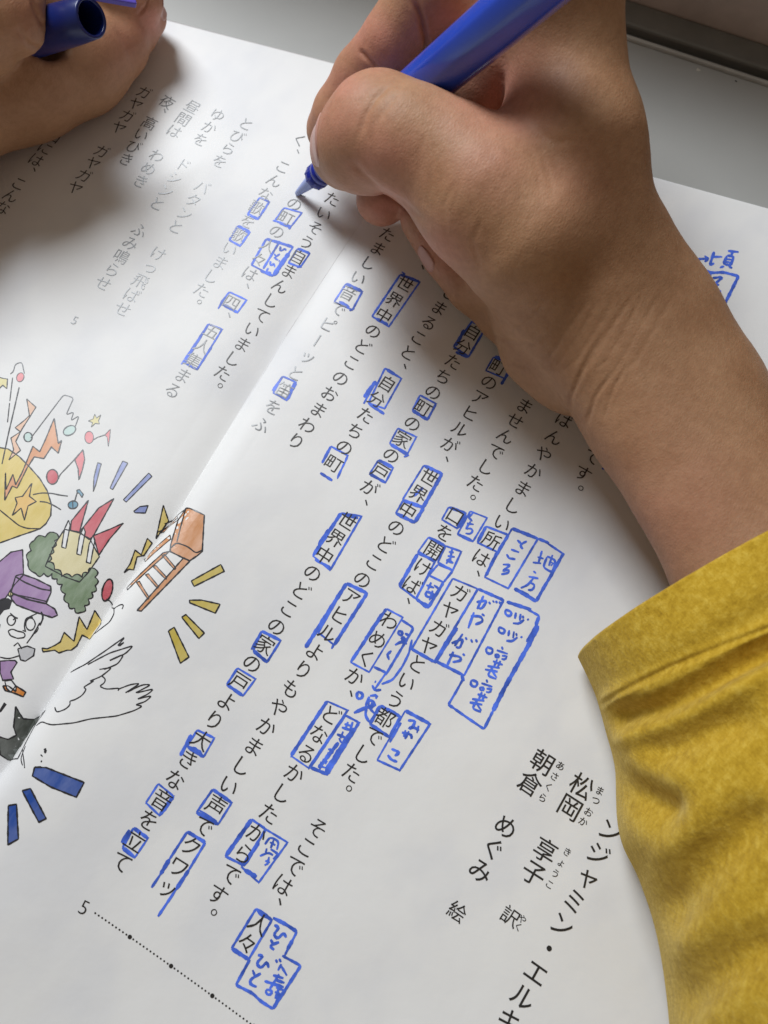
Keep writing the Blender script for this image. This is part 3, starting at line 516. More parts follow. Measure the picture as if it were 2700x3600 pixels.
# right page side of the picture
pr = pageR
fill(*K_, [(1300, -150), (1355, -235 + 0), (1380, -235), (1490, -185), (1475, 80), (1440, 110), (1380, 150), (1240, 80), (1245, 30)][:], TO2, pr, 'ladder_top', 6, 0.03)
marks(*K_, [(6, [(1240, 60), (1285, 15), (1370, 45), (1430, 95), (1475, 70)]), (6, [(1355, -230), (1290, 10)]), (5, [(1200, -120), (1355, -230)]), (5, [(1290, -160), (1150, -60)])], 'drawn_line', M_line, pr, 0.14)
fill(*K_, [(1340, 125), (1385, 150), (1030, 515), (1000, 510)], TO2, pr, 'ladder_rail', 6, 0.035); fill(*K_, [(1190, 90), (1235, 80), (930, 360), (925, 345)], TO2, pr, 'ladder_rail', 5, 0.035)
fill(*K_, [(1060, 155), (1055, 140), (1240, -40), (1245, -10)], TO2, pr, 'ladder_rail', 4, 0.035); fill(*K_, [(1160, -50), (1290, -180), (1300, -150), (1190, -60)], TO2, pr, 'ladder_rail', 4, 0.035)
for a, b in (((995, 305), (1080, 430)), ((1060, 250), (1150, 350)), ((1115, 190), (1210, 285)), ((1180, 110), (1275, 215))): fill(*K_, [a, (a[0] + 22, a[1] - 8), (b[0] + 8, b[1] - 14), b], TO2, pr, 'ladder_rung', 4, 0.045)
for pts in ([(1395, 295), (1610, 175), (1635, 225), (1415, 335)], [(1380, 435), (1470, 435), (1605, 465), (1570, 530), (1385, 455)], [(1325, 560), (1355, 540), (1490, 675), (1450, 715)], [(1228, 660), (1270, 632), (1378, 850), (1315, 895)]): fill(*K_, pts, TYD, pr, 'yellow_dash', 6)
marks(*K_, [(5, [(515, 962), (620, 905), (760, 810), (915, 700), (850, 775), (915, 735), (870, 770)]), (5, [(640, 905), (800, 820), (975, 765), (915, 825), (800, 875)]), (5, [(800, 875), (870, 840), (905, 830), (860, 900), (760, 940)]), (5, [(725, 940), (820, 925), (740, 990), (645, 1030), (695, 1018), (600, 1075), (635, 1078), (600, 1130), (540, 1165), (500, 1170), (520, 1190), (480, 1230), (410, 1255), (400, 1215)]),
            (5, [(745, 990), (775, 1010), (760, 1045), (720, 1060), (770, 1085), (880, 1075), (860, 1095)]), (5, [(860, 1085), (950, 1050), (1025, 1040), (915, 1110)]), (5, [(930, 1105), (1040, 1050), (1105, 1050), (990, 1110)]), (5, [(1000, 1110), (1125, 1080), (1080, 1120), (1005, 1155)]), (5, [(1005, 1155), (1110, 1130), (1060, 1175), (980, 1200), (1045, 1205), (980, 1240), (850, 1280), (660, 1300), (540, 1330), (380, 1345), (340, 1335), (305, 1318), (265, 1350)]),
            (5, [(830, 490), (835, 530), (800, 595), (740, 640), (690, 680)]), (5, [(840, 490), (880, 465), (908, 465), (890, 500)]), (5, [(330, 1515), (345, 1540), (325, 1562), (318, 1530), (335, 1515)]), (8, [(298, 1608), (306, 1612)]), (4, [(165, 1520), (175, 1600), (180, 1659)]), (4, [(185, 1500), (150, 1590), (165, 1640)]), (6, [(250, 1655), (300, 1650)])], 'wing_drawing', M_line, pr, 0.14)
for pts in ([(98, 2688 - 1900), ]): pass
O_ = ((0, 0), 1659 / 2700)
for pts in ([(75, 1657), (100, 1658), (182, 1690), (165, 1722), (110, 1700), (70, 1676)], [(48, 1708), (66, 1703), (100, 1768), (84, 1776)], [(18, 1740), (36, 1737), (40, 1812), (17, 1825)]): fill(*O_, pts, TB2, pr, 'blue_dash', 6)
marks(*O_, [(5, [(95, 1618), (101, 1622)]), (5, [(88, 1630), (92, 1634)])], 'drawn_line', M_line, pr, 0.14)

# ------------------------------------------------------------------ bodies grown from a distance field
def mm_of(px, py, h, r):
    P = at_h(px, py, h); depth = RC[2] @ (P - CAM); return P, r * depth / FPX
def smin(a, b, k):
    h = np.clip(0.5 + 0.5 * (b - a) / k, 0, 1); return b + (a - b) * h - k * h * (1 - h)
class Field:
    """chains of tapered limbs, blended softly"""
    def __init__(s): s.seg = []
    def chain(s, pts, k=2.0, flat=1.0, cut=False):
        Q = [mm_of(*p) for p in pts]
        for (a, ra), (b, rb) in zip(Q[:-1], Q[1:]): s.seg.append((a, ra, b, rb, k, flat, cut))
        return s
    def raw(s, a, ra, b, rb, k=2.0, flat=1.0, cut=False): s.seg.append((np.array(a, float), ra, np.array(b, float), rb, k, flat, cut)); return s
    @staticmethod
    def d(X, Y, Z, g):
        a, ra, b, rb, k, fl, cut = g
        A = a * np.array([1, 1, fl]); B = b * np.array([1, 1, fl]); ab = B - A; L = ab @ ab + 1e-9
        x, y, z = X - A[0], Y - A[1], Z * fl - A[2]
        t = np.clip((x * ab[0] + y * ab[1] + z * ab[2]) / L, 0, 1)
        return np.sqrt((x - t * ab[0]) ** 2 + (y - t * ab[1]) ** 2 + (z - t * ab[2]) ** 2) - (ra + (rb - ra) * t)
    def ev(s, P):
        P = np.asarray(P, float); D = np.full(P.shape[:-1], 30.0)
        for g in s.seg:
            dd = s.d(P[..., 0], P[..., 1], P[..., 2], g)
            D = smin(D, dd, g[4]) if not g[6] else -smin(-D, dd, g[4])
        return D
    def grow(s, h, box=None):
        lo = np.min([np.minimum(g[0] - g[1], g[2] - g[3]) for g in s.seg if not g[6]], 0) - 3; hi = np.max([np.maximum(g[0] + g[1], g[2] + g[3]) for g in s.seg if not g[6]], 0) + 3
        if box: lo = np.maximum(lo, box[0]); hi = np.minimum(hi, box[1])
        n = np.ceil((hi - lo) / h).astype(int) + 1
        ax = [lo[i] + h * np.arange(n[i]) for i in range(3)]
        D = np.full(n, 30.0)
        for g in s.seg:
            m_ = max(g[1], g[3]) + g[4] * 1.5 + 4 * h
            a = np.floor((np.minimum(g[0], g[2]) - m_ - lo) / h).astype(int); b = np.ceil((np.maximum(g[0], g[2]) + m_ - lo) / h).astype(int) + 1
            a = np.clip(a, 0, n); b = np.clip(b, 0, n)
            if np.any(b <= a): continue
            sl = tuple(slice(a[i], b[i]) for i in range(3))
            dd = s.d(ax[0][sl[0]][:, None, None], ax[1][sl[1]][None, :, None], ax[2][sl[2]][None, None, :], g)
            D[sl] = smin(D[sl], dd, g[4]) if not g[6] else -smin(-D[sl], dd, g[4])
        D[[0, -1]] = np.maximum(D[[0, -1]], .5); D[:, [0, -1]] = np.maximum(D[:, [0, -1]], .5); D[:, :, [0, -1]] = np.maximum(D[:, :, [0, -1]], .5)
        # surface nets
        S = D < 0; c = np.zeros(tuple(n - 1), int)
        for i in (0, 1):
            for j in (0, 1):
                for k in (0, 1): c += S[i:n[0] - 1 + i, j:n[1] - 1 + j, k:n[2] - 1 + k]
        act = (c > 0) & (c < 8); idx = -np.ones(act.shape, int); ii = np.argwhere(act); idx[act] = np.arange(len(ii))
        acc = np.zeros((len(ii), 3)); cnt = np.zeros(len(ii))
        cor = [(i, j, k) for i in (0, 1) for j in (0, 1) for k in (0, 1)]
        for p in cor:
            for ax_ in range(3):
                if p[ax_]: continue
                q = list(p); q[ax_] = 1
                a = D[ii[:, 0] + p[0], ii[:, 1] + p[1], ii[:, 2] + p[2]]; b = D[ii[:, 0] + q[0], ii[:, 1] + q[1], ii[:, 2] + q[2]]
                mk = (a < 0) != (b < 0); f = np.where(mk, a / np.where(mk, a - b, 1), 0)
                pos = np.array(p, float)[None].repeat(len(ii), 0); pos[:, ax_] += f
                acc[mk] += pos[mk]; cnt[mk] += 1
        V = lo + h * (ii + acc / cnt[:, None]); F = []
        for ax_ in range(3):
            u, v = (ax_ + 1) % 3, (ax_ + 2) % 3
            sa = [slice(None)] * 3; sb = [slice(None)] * 3; sa[ax_] = slice(0, -1); sb[ax_] = slice(1, None)
            e = S[tuple(sa)] != S[tuple(sb)]; inside = S[tuple(sa)]
            E = np.argwhere(e); E = E[(E[:, u] > 0) & (E[:, v] > 0)]
            E = E[(E[:, u] < act.shape[u]) & (E[:, v] < act.shape[v])]
            du = np.eye(3, dtype=int)[u]; dv = np.eye(3, dtype=int)[v]
            g4 = [idx[tuple((E - a).T)] for a in (0 * du, du, du + dv, dv)]
            q = np.stack(g4, 1); fl = ~inside[tuple(E.T)]
            q[fl] = q[fl][:, ::-1]; F.append(q)
        return V, np.concatenate(F)
def proj(V):
    c = (V - CAM) @ RC.T; return np.stack([1350 + FPX * c[:, 0] / c[:, 2], 1800 + FPX * c[:, 1] / c[:, 2]], 1)
def polydist(P, L):
    """distance of every 2-D point to a polyline, and how far along it is (0..1)"""
    best = np.full(len(P), 1e9); along_ = np.zeros(len(P)); L = np.array(L, float); tot = len(L) - 1
    for i in range(tot):
        ab = L[i + 1] - L[i]; t = np.clip(((P - L[i]) @ ab) / (ab @ ab), 0, 1); d = np.linalg.norm(P - L[i] - t[:, None] * ab, axis=1)
        mk = d < best; best[mk] = d[mk]; along_[mk] = (i + t[mk]) / tot
    return best, along_
def vnoise(P, cell, seed):
    """smooth value noise"""
    r = np.random.default_rng(seed); T = r.random((64, 64, 64)); q = P / cell; i = np.floor(q).astype(int); f = q - i; f = f * f * (3 - 2 * f); o = 0
    for a in (0, 1):
        for b in (0, 1):
            for c in (0, 1): o = o + T[(i[:, 0] + a) % 64, (i[:, 1] + b) % 64, (i[:, 2] + c) % 64] * (f[:, 0] if a else 1 - f[:, 0]) * (f[:, 1] if b else 1 - f[:, 1]) * (f[:, 2] if c else 1 - f[:, 2])
    return o
def skin_mat():
    q = N('skin'); c = obj_coord(q); at = q.n('ShaderNodeAttribute'); at.attribute_name = 'tint'
    n1 = noise(q, 90, 4, 0.6, c); n2 = noise(q, 700, 3, 0.6, c)
    base = ramp(q, n1, [(0.3, (0.36, 0.185, 0.095)), (0.7, (0.44, 0.245, 0.135))])
    mx = q.n('ShaderNodeMix'); mx.data_type = 'RGBA'; mx.inputs[7].default_value = (0.58, 0.25, 0.185, 1); q.l(at.outputs['Fac'], mx.inputs[0]); q.l(base, mx.inputs[6])
    m2 = q.n('ShaderNodeMix'); m2.data_type = 'RGBA'; m2.blend_type = 'MULTIPLY'; m2.inputs[0].default_value = 0.35; q.l(mx.outputs[2], m2.inputs[6]); q.l(ramp(q, n2, [(0.35, (0.72, 0.68, 0.65)), (0.6, (1, 1, 1))]), m2.inputs[7])
    q.l(m2.outputs[2], q.b.inputs['Base Color'])
    vo = q.n('ShaderNodeTexVoronoi'); vo.feature = 'DISTANCE_TO_EDGE'; vo.inputs['Scale'].default_value = 1500; 
    wp = q.n('ShaderNodeMapping'); wp.inputs['Scale'].default_value = (1, 0.6, 1); wp.inputs['Rotation'].default_value = (0, 0, 0.6); q.l(c, wp.inputs[0]); q.l(wp.outputs[0], vo.inputs['Vector'])
    b = bump(q, vo.outputs['Distance'], 0.34, 0.0002); b = bump(q, noise(q, 420, 4, 0.65, c, ((1, 0.35, 1), (0, 0, 0.6))), 0.42, 0.00035, b)
    q.l(b, q.b.inputs['Normal'])
    q.set(Roughness=0.54, Specular_IOR_Level=0.3); q.b.inputs['Subsurface Weight'].default_value = 0.12; q.b.inputs['Subsurface Radius'].default_value = (1.0, 0.35, 0.2); q.b.inputs['Subsurface Scale'].default_value = 0.0022
    return q.m
M_skin = skin_mat()
M_nail = simple('nail', (0.50, 0.27, 0.22), 0.38, Specular_IOR_Level=0.4)
person = empty('person', 'person in a yellow sleeve writing with the right hand, left hand holding a cap', 'person')
def body(name, fld, h, box, creases, reds, lift=(), sub=True):
    V, F = fld.grow(h, box)
    me = bpy.data.meshes.new(name); me.from_pydata((V * MM).tolist(), [], F.tolist()); me.update()
    o = bpy.data.objects.new(name, me); COL.objects.link(o)
    sm = o.modifiers.new('s', 'SMOOTH'); sm.factor = 0.5; sm.iterations = 3
    if sub: ss = o.modifiers.new('ss', 'SUBSURF'); ss.levels = 1; ss.render_levels = 1
    dg = bpy.context.evaluated_depsgraph_get(); dg.update(); m2 = bpy.data.meshes.new_from_object(o.evaluated_get(dg)); o.modifiers.clear(); o.data = m2; bpy.data.meshes.remove(me); m2.name = name
    n = len(m2.vertices); P = np.empty(n * 3); m2.vertices.foreach_get('co', P); P = P.reshape(-1, 3) / MM
    Nn = np.empty(n * 3); m2.vertex_normals.foreach_get('vector', Nn); Nn = Nn.reshape(-1, 3)
    px = proj(P); face = ((CAM - P) * Nn).sum(1) > 0
    D = 0.16 * (vnoise(P, 9, 3) - .5) + 0.10 * (vnoise(P, 3.1, 5) - .5)
    for L, wd, dep in creases:
        d, al = polydist(px, L); d = d + 3.0 * (vnoise(P, 2.5, 11) - .5)
        fade = np.clip(np.minimum(al, 1 - al) * 5 + 0.1, 0, 1)
        D -= face * dep * fade * (np.exp(-(d / wd) ** 2) - 0.12 * np.exp(-((d - 2.2 * wd) / (1.3 * wd)) ** 2))
    P = P + Nn * D[:, None]; m2.vertices.foreach_set('co', (P * MM).ravel())
    tint = np.zeros(n)
    for cx, cy, r, a in reds: tint = np.maximum(tint, a * np.exp(-(((px[:, 0] - cx) ** 2 + (px[:, 1] - cy) ** 2) / r ** 2)) * (0.75 + 0.5 * vnoise(P, 4, 9)))
    at = m2.attributes.new('tint', 'FLOAT', 'POINT'); at.data.foreach_set('value', np.clip(tint, 0, 1))
    m2.materials.append(M_skin); m2.polygons.foreach_set('use_smooth', [True] * len(m2.polygons)); m2.update()
    o.parent = person; return o
def nail(fld, c, axis, nrm, ln, wd, lab=None):
    c = np.array(c, float); axis = np.array(axis, float); axis /= np.linalg.norm(axis); nrm = np.array(nrm, float); nrm -= axis * (nrm @ axis); nrm /= np.linalg.norm(nrm); sd = np.cross(nrm, axis)
    nu, nv = 16, 16; V = []
    for i in range(nu + 1):
        for j in range(nv + 1):
            u = (i / nu - .5) * 2; v = (j / nv - .5) * 2
            uu = u * math.sqrt(1 - v * v * 0.35); vv = v * math.sqrt(1 - u * u * 0.45)
            p = c + axis * uu * ln / 2 + sd * vv * wd / 2 + nrm * 8
            for _ in range(40):
                d = float(fld.ev(p)); p = p - nrm * max(d, 0) * 0.9
                if d < 0.02: break
            edge = max(abs(u), abs(v)); p = p + nrm * (0.28 if edge < .99 else -0.25); V.append(p)
    F = [[i * (nv + 1) + j, (i + 1) * (nv + 1) + j, (i + 1) * (nv + 1) + j + 1, i * (nv + 1) + j + 1] for i in range(nu) for j in range(nv)]
    o = mesh('nail', V, F, M_nail, person, True); return o

# ---- right hand and forearm
H = Field()
H.chain([(3280, 2970, 24, 335), (2716, 2008, 24, 326), (2362, 1407, 26, 316), (2205, 1155, 29, 320), (2050, 955, 31, 345)], 5, 1.35)
H.chain([(2045, 955, 32, 300), (2005, 500, 50, 238), (1985, 150, 58, 182), (1960, -200, 72, 225)], 6)                 # hand towards the index knuckle
H.chain([(2045, 1270, 17, 195), (1990, 1180, 18, 225), (1870, 960, 20, 190)], 4.5)                                   # heel of the hand
H.chain([(1850, 820, 44, 270), (1700, 690, 47, 232), (1560, 560, 49, 193)], 5)                                       # ball of the thumb
H.chain([(1560, 560, 49, 193), (1440, 495, 50, 180), (1332, 462, 47, 190)], 3)
H.chain([(1332, 462, 47, 188), (1285, 500, 43, 168), (1225, 528, 37, 136)], 2.5)
H.chain([(1168, 455, 18, 92), (1200, 395, 24, 100), (1275, 265, 33, 98)], 0.9)                                       # index finger
H.chain([(1275, 265, 33, 102), (1385, 140, 43, 110), (1510, -40, 52, 132)], 1.5)
H.chain([(1510, -40, 52, 130), (1640, 60, 44, 170), (1880, -40, 48, 210)], 1.6)
H.chain([(1345, 698, 11, 94), (1500, 560, 17, 112), (1640, 360, 41, 148), (1760, 200, 50, 150), (1920, 80, 54, 160)], 1.2)                 # middle finger
H.chain([(1490, 772, 12, 84), (1575, 890, 11, 92), (1670, 1000, 12, 100), (1860, 960, 22, 150)], 1.0)                                     # ring finger
H.chain([(1690, 1030, 9, 88), (1780, 1110, 9.5, 95), (1900, 1180, 14, 140)], 1.6)                                     # little finger
H.chain([(2020, -130, 66, 180), (1930, -480, 66, 270)], 5)
H.chain([(1770, 450, 70, 46), (1835, 330, 68, 36), (1900, 180, 70, 18)], 3.0, cut=True)
cre = [([(1455, 0), (1480, 60), (1500, 150), (1495, 210)], 9, 1.1), ([(1262, 175), (1290, 205), (1330, 240)], 8, 0.5),
       ([(1376, 292), (1320, 345), (1286, 400), (1262, 490)], 11, 0.34), ([(1400, 330), (1350, 390), (1310, 450)], 9, 0.12), ([(1232, 560), (1270, 610), (1330, 665), (1420, 715), (1500, 790)], 12, 0.42), ([(1600, 640), (1560, 720), (1570, 820)], 9, 0.10), ([(1700, 760), (1660, 850), (1690, 950)], 9, 0.12), ([(1500, 470), (1470, 540), (1480, 620)], 8, 0.08)]
for k in range(9):                                            # wrist folds
    x = 1830 + k * 52; cre.append(([(x - 90 + k * 6, 1330 - k * 4 + (k % 2) * 22), (x - 10, 1255 + k * 2), (x + 70, 1150 - k * 3), (x + 120 + 10 * (k % 3), 1060 - k * 6)], 5 + (k % 3) * 1.5, 0.20 if k in (2, 5) else 0.10))
cre += [([(1715, 1170), (1790, 1200), (1870, 1210), (1950, 1150)], 7, 0.28), ([(1720, 1080), (1800, 1160), (1850, 1140), (1930, 1050)], 7, 0.25), ([(1780, 1270), (1850, 1290), (1930, 1250), (1990, 1180)], 7, 0.25),
        ([(2000, 1480), (2005, 1400), (2060, 1270), (2130, 1160)], 7, 0.36), ([(2060, 1500), (2090, 1400), (2150, 1310)], 7, 0.30), ([(2120, 1480), (2150, 1380), (2200, 1290)], 6, 0.2),
        ([(1880, 440), (1910, 480), (1960, 500), (2030, 490)], 13, 0.14), ([(1900, 530), (1930, 620), (1950, 700)], 9, 0.10), ([(1860, 520), (1890, 600), (1900, 680)], 9, 0.08)]
reds = [(1290, 130, 130, .75), (1190, 290, 110, .6), (1600, 60, 120, .5), (1340, 560, 150, .55), (1290, 640, 110, .4), (1180, 420, 120, .6), (1345, 740, 110, .9), (1530, 880, 130, .6), (1760, 330, 200, .7), (1450, 60, 120, .35), (1720, 560, 160, .35), (2000, 600, 200, .2), (2350, 1800, 250, .25), (1640, 360, 90, .5)]
hand = body('hand', H, 0.85, (np.array([-80, -70, -1.0]), np.array([140, 260, 90])), cre, reds)
tc, _ = mm_of(1150, 515, 40, 10); tdir = at_h(1190, 545, 37) - at_h(1332, 462, 47)
nail(H, at_h(1162, 510, 40), at_h(1140, 590, 37) - at_h(1165, 410, 41), RC.T @ np.array([-0.72, -0.05, -0.69]), 11.5, 7.5)
nail(H, at_h(1530, 905, 11), at_h(1490, 840, 11) - at_h(1580, 960, 11), RC.T @ np.array([-0.62, 0.42, -0.66]), 7.5, 4.6)

# ---- left hand
G = Field()
G.chain([(-420, 560, 20, 290), (-250, 330, 19, 252), (70, 250, 16, 224), (270, 205, 13, 178), (400, 152, 11, 122)], 4)
G.chain([(400, 150, 11, 112), (470, 105, 9, 82), (518, 62, 8, 68)], 1.4)
G.chain([(-420, 100, 36, 260), (-150, 60, 40, 215), (20, 40, 40, 148)], 1.6)
G.chain([(-100, -150, 44, 200), (120, -60, 32, 120), (210, -20, 28, 75)], 1.2)
G.chain([(180, -200, 22, 180), (350, -60, 20, 130), (470, 0, 16, 100)], 2)
G.chain([(340, 55, 41, 74), (250, 80, 36, 82), (120, 135, 26, 86)], 1.2, cut=True)
left = body('hand', G, 0.9, (np.array([-290, 20, -1.0]), np.array([-60, 240, 90])), [([(60, 100), (105, 160), (150, 175)], 8, 0.5), ([(110, 0), (135, 60), (155, 90)], 8, 0.6), ([(410, 100), (450, 180), (470, 230)], 9, 0.2), ([(485, 55), (515, 20), (530, -20)], 6, 0.5)], [(540, 80, 90, .8), (460, 130, 120, .4), (100, 40, 100, .3)])
nail(G, at_h(560, 30, 10), at_h(590, -20, 10) - at_h(550, 60, 9), RC.T @ np.array([0.8, -0.3, -0.5]), 6.5, 5.5)

# ------------------------------------------------------------------ lathe things
def lathe(name, A, dirv, prof, mat, parent, n=40, close=True, rotv=0.0, faces=None):
    A = np.array(A, float); d = np.array(dirv, float); d /= np.linalg.norm(d); u = np.cross(d, [0, 0, 1.0]); u /= np.linalg.norm(u); v = np.cross(d, u)
    V = []; F = []
    for (s, r) in prof:
        for i in range(n):
            a = 2 * math.pi * i / n + rotv; rr = r
            V.append(A + d * s + (u * math.cos(a) + v * math.sin(a)) * rr)
    m_ = len(prof)
    for i in range(m_ - 1):
        for j in range(n): F.append([i * n + j, i * n + (j + 1) % n, (i + 1) * n + (j + 1) % n, (i + 1) * n + j])
    if close: F.append(list(range(n))[::-1]); F.append([(m_ - 1) * n + j for j in range(n)])
    o = mesh(name, V, F, mat, parent, True)
    bm = bmesh.new(); bm.from_mesh(o.data); bmesh.ops.recalc_face_normals(bm, faces=bm.faces); bm.to_mesh(o.data); bm.free(); return o
def plastic(name, c, r=0.32):
    q = N(name); q.l(ramp(q, noise(q, 300, 3), [(0.3, tuple(x * .93 for x in c)), (0.7, c)]), q.b.inputs['Base Color']); q.l(bump(q, noise(q, 1400, 2), 0.12, 0.00004), q.b.inputs['Normal'])
    q.set(Roughness=r, Specular_IOR_Level=0.5); return q.m
M_pen = plastic('blue_plastic', (0.014, 0.065, 0.52), 0.22); M_pen.node_tree.nodes['Principled BSDF'].inputs['Coat Weight'].default_value = 0.6; M_pen.node_tree.nodes['Principled BSDF'].inputs['Coat Roughness'].default_value = 0.16; M_pend = plastic('dark_blue_plastic', (0.008, 0.02, 0.30), 0.3); M_nib = plastic('nib_plastic', (0.30, 0.38, 0.72), 0.35); M_cap = plastic('shaded_navy_plastic', (0.006, 0.016, 0.12), 0.3); M_clip = plastic('violet_clip', (0.10, 0.07, 0.45), 0.4)  # cap base colour also darkened to stand for shade inside the hand
pen = empty('marker_pen', 'blue marker pen held in the writing hand, tip on the page', 'pen')
T0 = on_page(1043, 683)
T1 = None
bestd = 1e9                                      # the barrel is 10 mm thick and looks 165 px wide here
dd = ray(1462, 325); T1 = CAM + dd * (FPX * 10.0 / 165.0)
ax_ = T1 - T0; LEN = np.linalg.norm(ax_); ax_ /= LEN
S0 = T0 + ax_ * 0.0 + np.array([0, 0, 0.15])
lathe('nib', S0, ax_, [(0.0, 0.4), (0.3, 0.65), (2.0, 0.95), (6, 1.45), (10.6, 1.95), (11.2, 2.0), (11.3, 1.2)], M_nib, pen, 24)
lathe('nib_holder', S0, ax_, [(10.6, 2.3), (10.7, 2.9), (11.0, 3.15), (13.2, 3.25), (13.3, 3.0), (13.8, 3.0), (13.9, 3.3), (15.4, 3.35), (15.5, 3.1), (16.0, 3.1), (16.1, 3.4), (19, 3.5), (19.4, 3.9), (26, 4.2)], M_pend, pen, 32)
for k in range(10):
    a = 2 * math.pi * k / 10; u_ = np.cross(ax_, [0, 0, 1.0]); u_ /= np.linalg.norm(u_); v_ = np.cross(ax_, u_); rr_ = u_ * math.cos(a) + v_ * math.sin(a)
    t_ = np.cross(ax_, rr_); V = [S0 + ax_ * q_ + rr_ * w_ + t_ * z_ for q_ in (10.9, 13.1) for (w_, z_) in ((3.0, -.35), (3.26, -.22), (3.26, .22), (3.0, .35))]
    mesh('grip_rib', V, [[0, 1, 2, 3], [7, 6, 5, 4], [0, 4, 5, 1], [1, 5, 6, 2], [2, 6, 7, 3]], M_pend, pen)
# barrel: eight softly rounded sides
def barrel():
    n = 64; V = []; F = []; u = np.cross(ax_, [0, 0, 1.0]); u /= np.linalg.norm(u); v = np.cross(ax_, u); prof = [(24, 4.1), (24.6, 4.6), (26, 4.95), (60, 5.0), (118, 5.0), (122, 4.5), (123, 3.2)]
    for s_, r in prof:
        for i in range(n):
            a = 2 * math.pi * i / n; m = (a + 0.25) % (math.pi / 4) - math.pi / 8; k = 0.5 + 0.5 * (math.cos(math.pi / 8) / math.cos(m)); V.append(S0 + ax_ * s_ + (u * math.cos(a) + v * math.sin(a)) * r * (1.03 * k + 0.0))
    for i in range(len(prof) - 1):
        for j in range(n): F.append([i * n + j, i * n + (j + 1) % n, (i + 1) * n + (j + 1) % n, (i + 1) * n + j])
    F.append([(len(prof) - 1) * n + j for j in range(n)])
    o = mesh('barrel', V, F, M_pen, pen, True); bm = bmesh.new(); bm.from_mesh(o.data); bmesh.ops.recalc_face_normals(bm, faces=bm.faces); bm.to_mesh(o.data); bm.free()
barrel()
# cap in the left hand
capt = empty('pen_cap', 'dark blue open pen cap held in the left hand at the top edge', 'cap')
CP = at_h(322, 62, 41); cdir = at_h(170, 112, 24) - CP; cdir /= np.linalg.norm(cdir)
vw = (CAM - CP); vw /= np.linalg.norm(vw)
cdir = -(vw * 0.70 + (RC.T @ np.array([1.0, -0.28, 0])) * 0.71); cdir /= np.linalg.norm(cdir)
lathe('cap_shell', CP, cdir, [(0.25, 3.5), (0.0, 3.6), (0.0, 4.15), (0.3, 4.35), (6, 4.7), (30, 5.4), (32, 4.0), (31, 3.4), (3, 3.4), (0.25, 3.5)], M_cap, capt, 48, close=False)
lathe('cap_end', CP, cdir, [(28, 0.02), (28, 3.6), (29.5, 3.6), (29.6, 0.02)], M_cap, capt, 32)
c0 = at_h(330, -22, 43); c1 = at_h(476, 4, 39)
def bar(name, a, b, wd, th, mat, parent):
    a = np.array(a); b = np.array(b); d = (b - a) / np.linalg.norm(b - a); s_ = np.cross(d, [0, 0, 1.0]); s_ /= np.linalg.norm(s_); u = np.cross(s_, d)
    V = [p + s_ * x * wd / 2 + u * y * th / 2 for p in (a, b) for x, y in ((-1, -1), (1, -1), (1, 1), (-1, 1))]
    return bevel(mesh(name, V, [[0, 1, 2, 3], [7, 6, 5, 4], [0, 4, 5, 1], [1, 5, 6, 2], [2, 6, 7, 3], [3, 7, 4, 0]], mat, parent), 0.3)
bar('clip', c0, c1, 3.0, 1.4, M_clip, capt)

# ------------------------------------------------------------------ sleeve
def cloth_mat():
    q = N('yellow_fleece'); c = obj_coord(q)
    n1 = noise(q, 620, 5, 0.75, c, ((1, 0.75, 1), (0, 0, 0.5))); n2 = noise(q, 60, 3, 0.5, c)
    base = ramp(q, n1, [(0.3, (0.38, 0.225, 0.016)), (0.5, (0.52, 0.325, 0.028)), (0.68, (0.65, 0.445, 0.065))])
    mx = q.n('ShaderNodeMix'); mx.data_type = 'RGBA'; mx.blend_type = 'MULTIPLY'; mx.inputs[0].default_value = 0.4; q.l(base, mx.inputs[6]); q.l(ramp(q, n2, [(0.35, (0.82, 0.8, 0.72)), (0.65, (1, 1, 1))]), mx.inputs[7]); q.l(mx.outputs[2], q.b.inputs['Base Color'])
    wv = q.n('ShaderNodeTexWave'); wv.inputs['Scale'].default_value = 650; wv.inputs['Distortion'].default_value = 2.5; wv.inputs['Detail'].default_value = 2; mp = q.n('ShaderNodeMapping'); mp.inputs['Rotation'].default_value = (0, 0, 2.05); q.l(c, mp.inputs[0]); q.l(mp.outputs[0], wv.inputs[0])
    b = bump(q, n1, 0.4, 0.0007); b = bump(q, wv.outputs['Fac'], 0.10, 0.0002, b); b = bump(q, noise(q, 1300, 3, 0.7, c), 0.5, 0.0003, b); q.l(b, q.b.inputs['Normal'])
    q.set(Roughness=0.95, Specular_IOR_Level=0.1); q.b.inputs['Sheen Weight'].default_value = 0.25; q.b.inputs['Sheen Roughness'].default_value = 0.5; q.b.inputs['Sheen Tint'].default_value = (1, 0.9, 0.5, 1); return q.m
M_cloth = cloth_mat()
# rim of the cuff as seen: left corner, along the top, out of frame
rims = [  # (left px, left h, ridge px, ridge h, right px, right h) for each ring from the cuff inwards
 ((2030, 2308), 5, (2440, 2010), 46, (2980, 1790), 16),
 ((2092, 2440), 6, (2520, 2150), 48, (3060, 1930), 16),
 ((2128, 2560), 6, (2590, 2290), 47, (3130, 2060), 16),
 ((2158, 2680), 6, (2650, 2420), 50, (3200, 2190), 16),
 ((2162, 2800), 7, (2690, 2560), 52, (3270, 2330), 16),
 ((2185, 2960), 7, (2720, 2720), 54, (3340, 2480), 16),
 ((2250, 3100), 7, (2760, 2880), 56, (3410, 2640), 16),
 ((2312, 3300), 8, (2820, 3080), 58, (3480, 2840), 16),
 ((2345, 3520), 8, (2880, 3320), 60, (3560, 3080), 16),
 ((2370, 3800), 8, (2950, 3620), 62, (3660, 3380), 16)]
nr = 150; na = 120
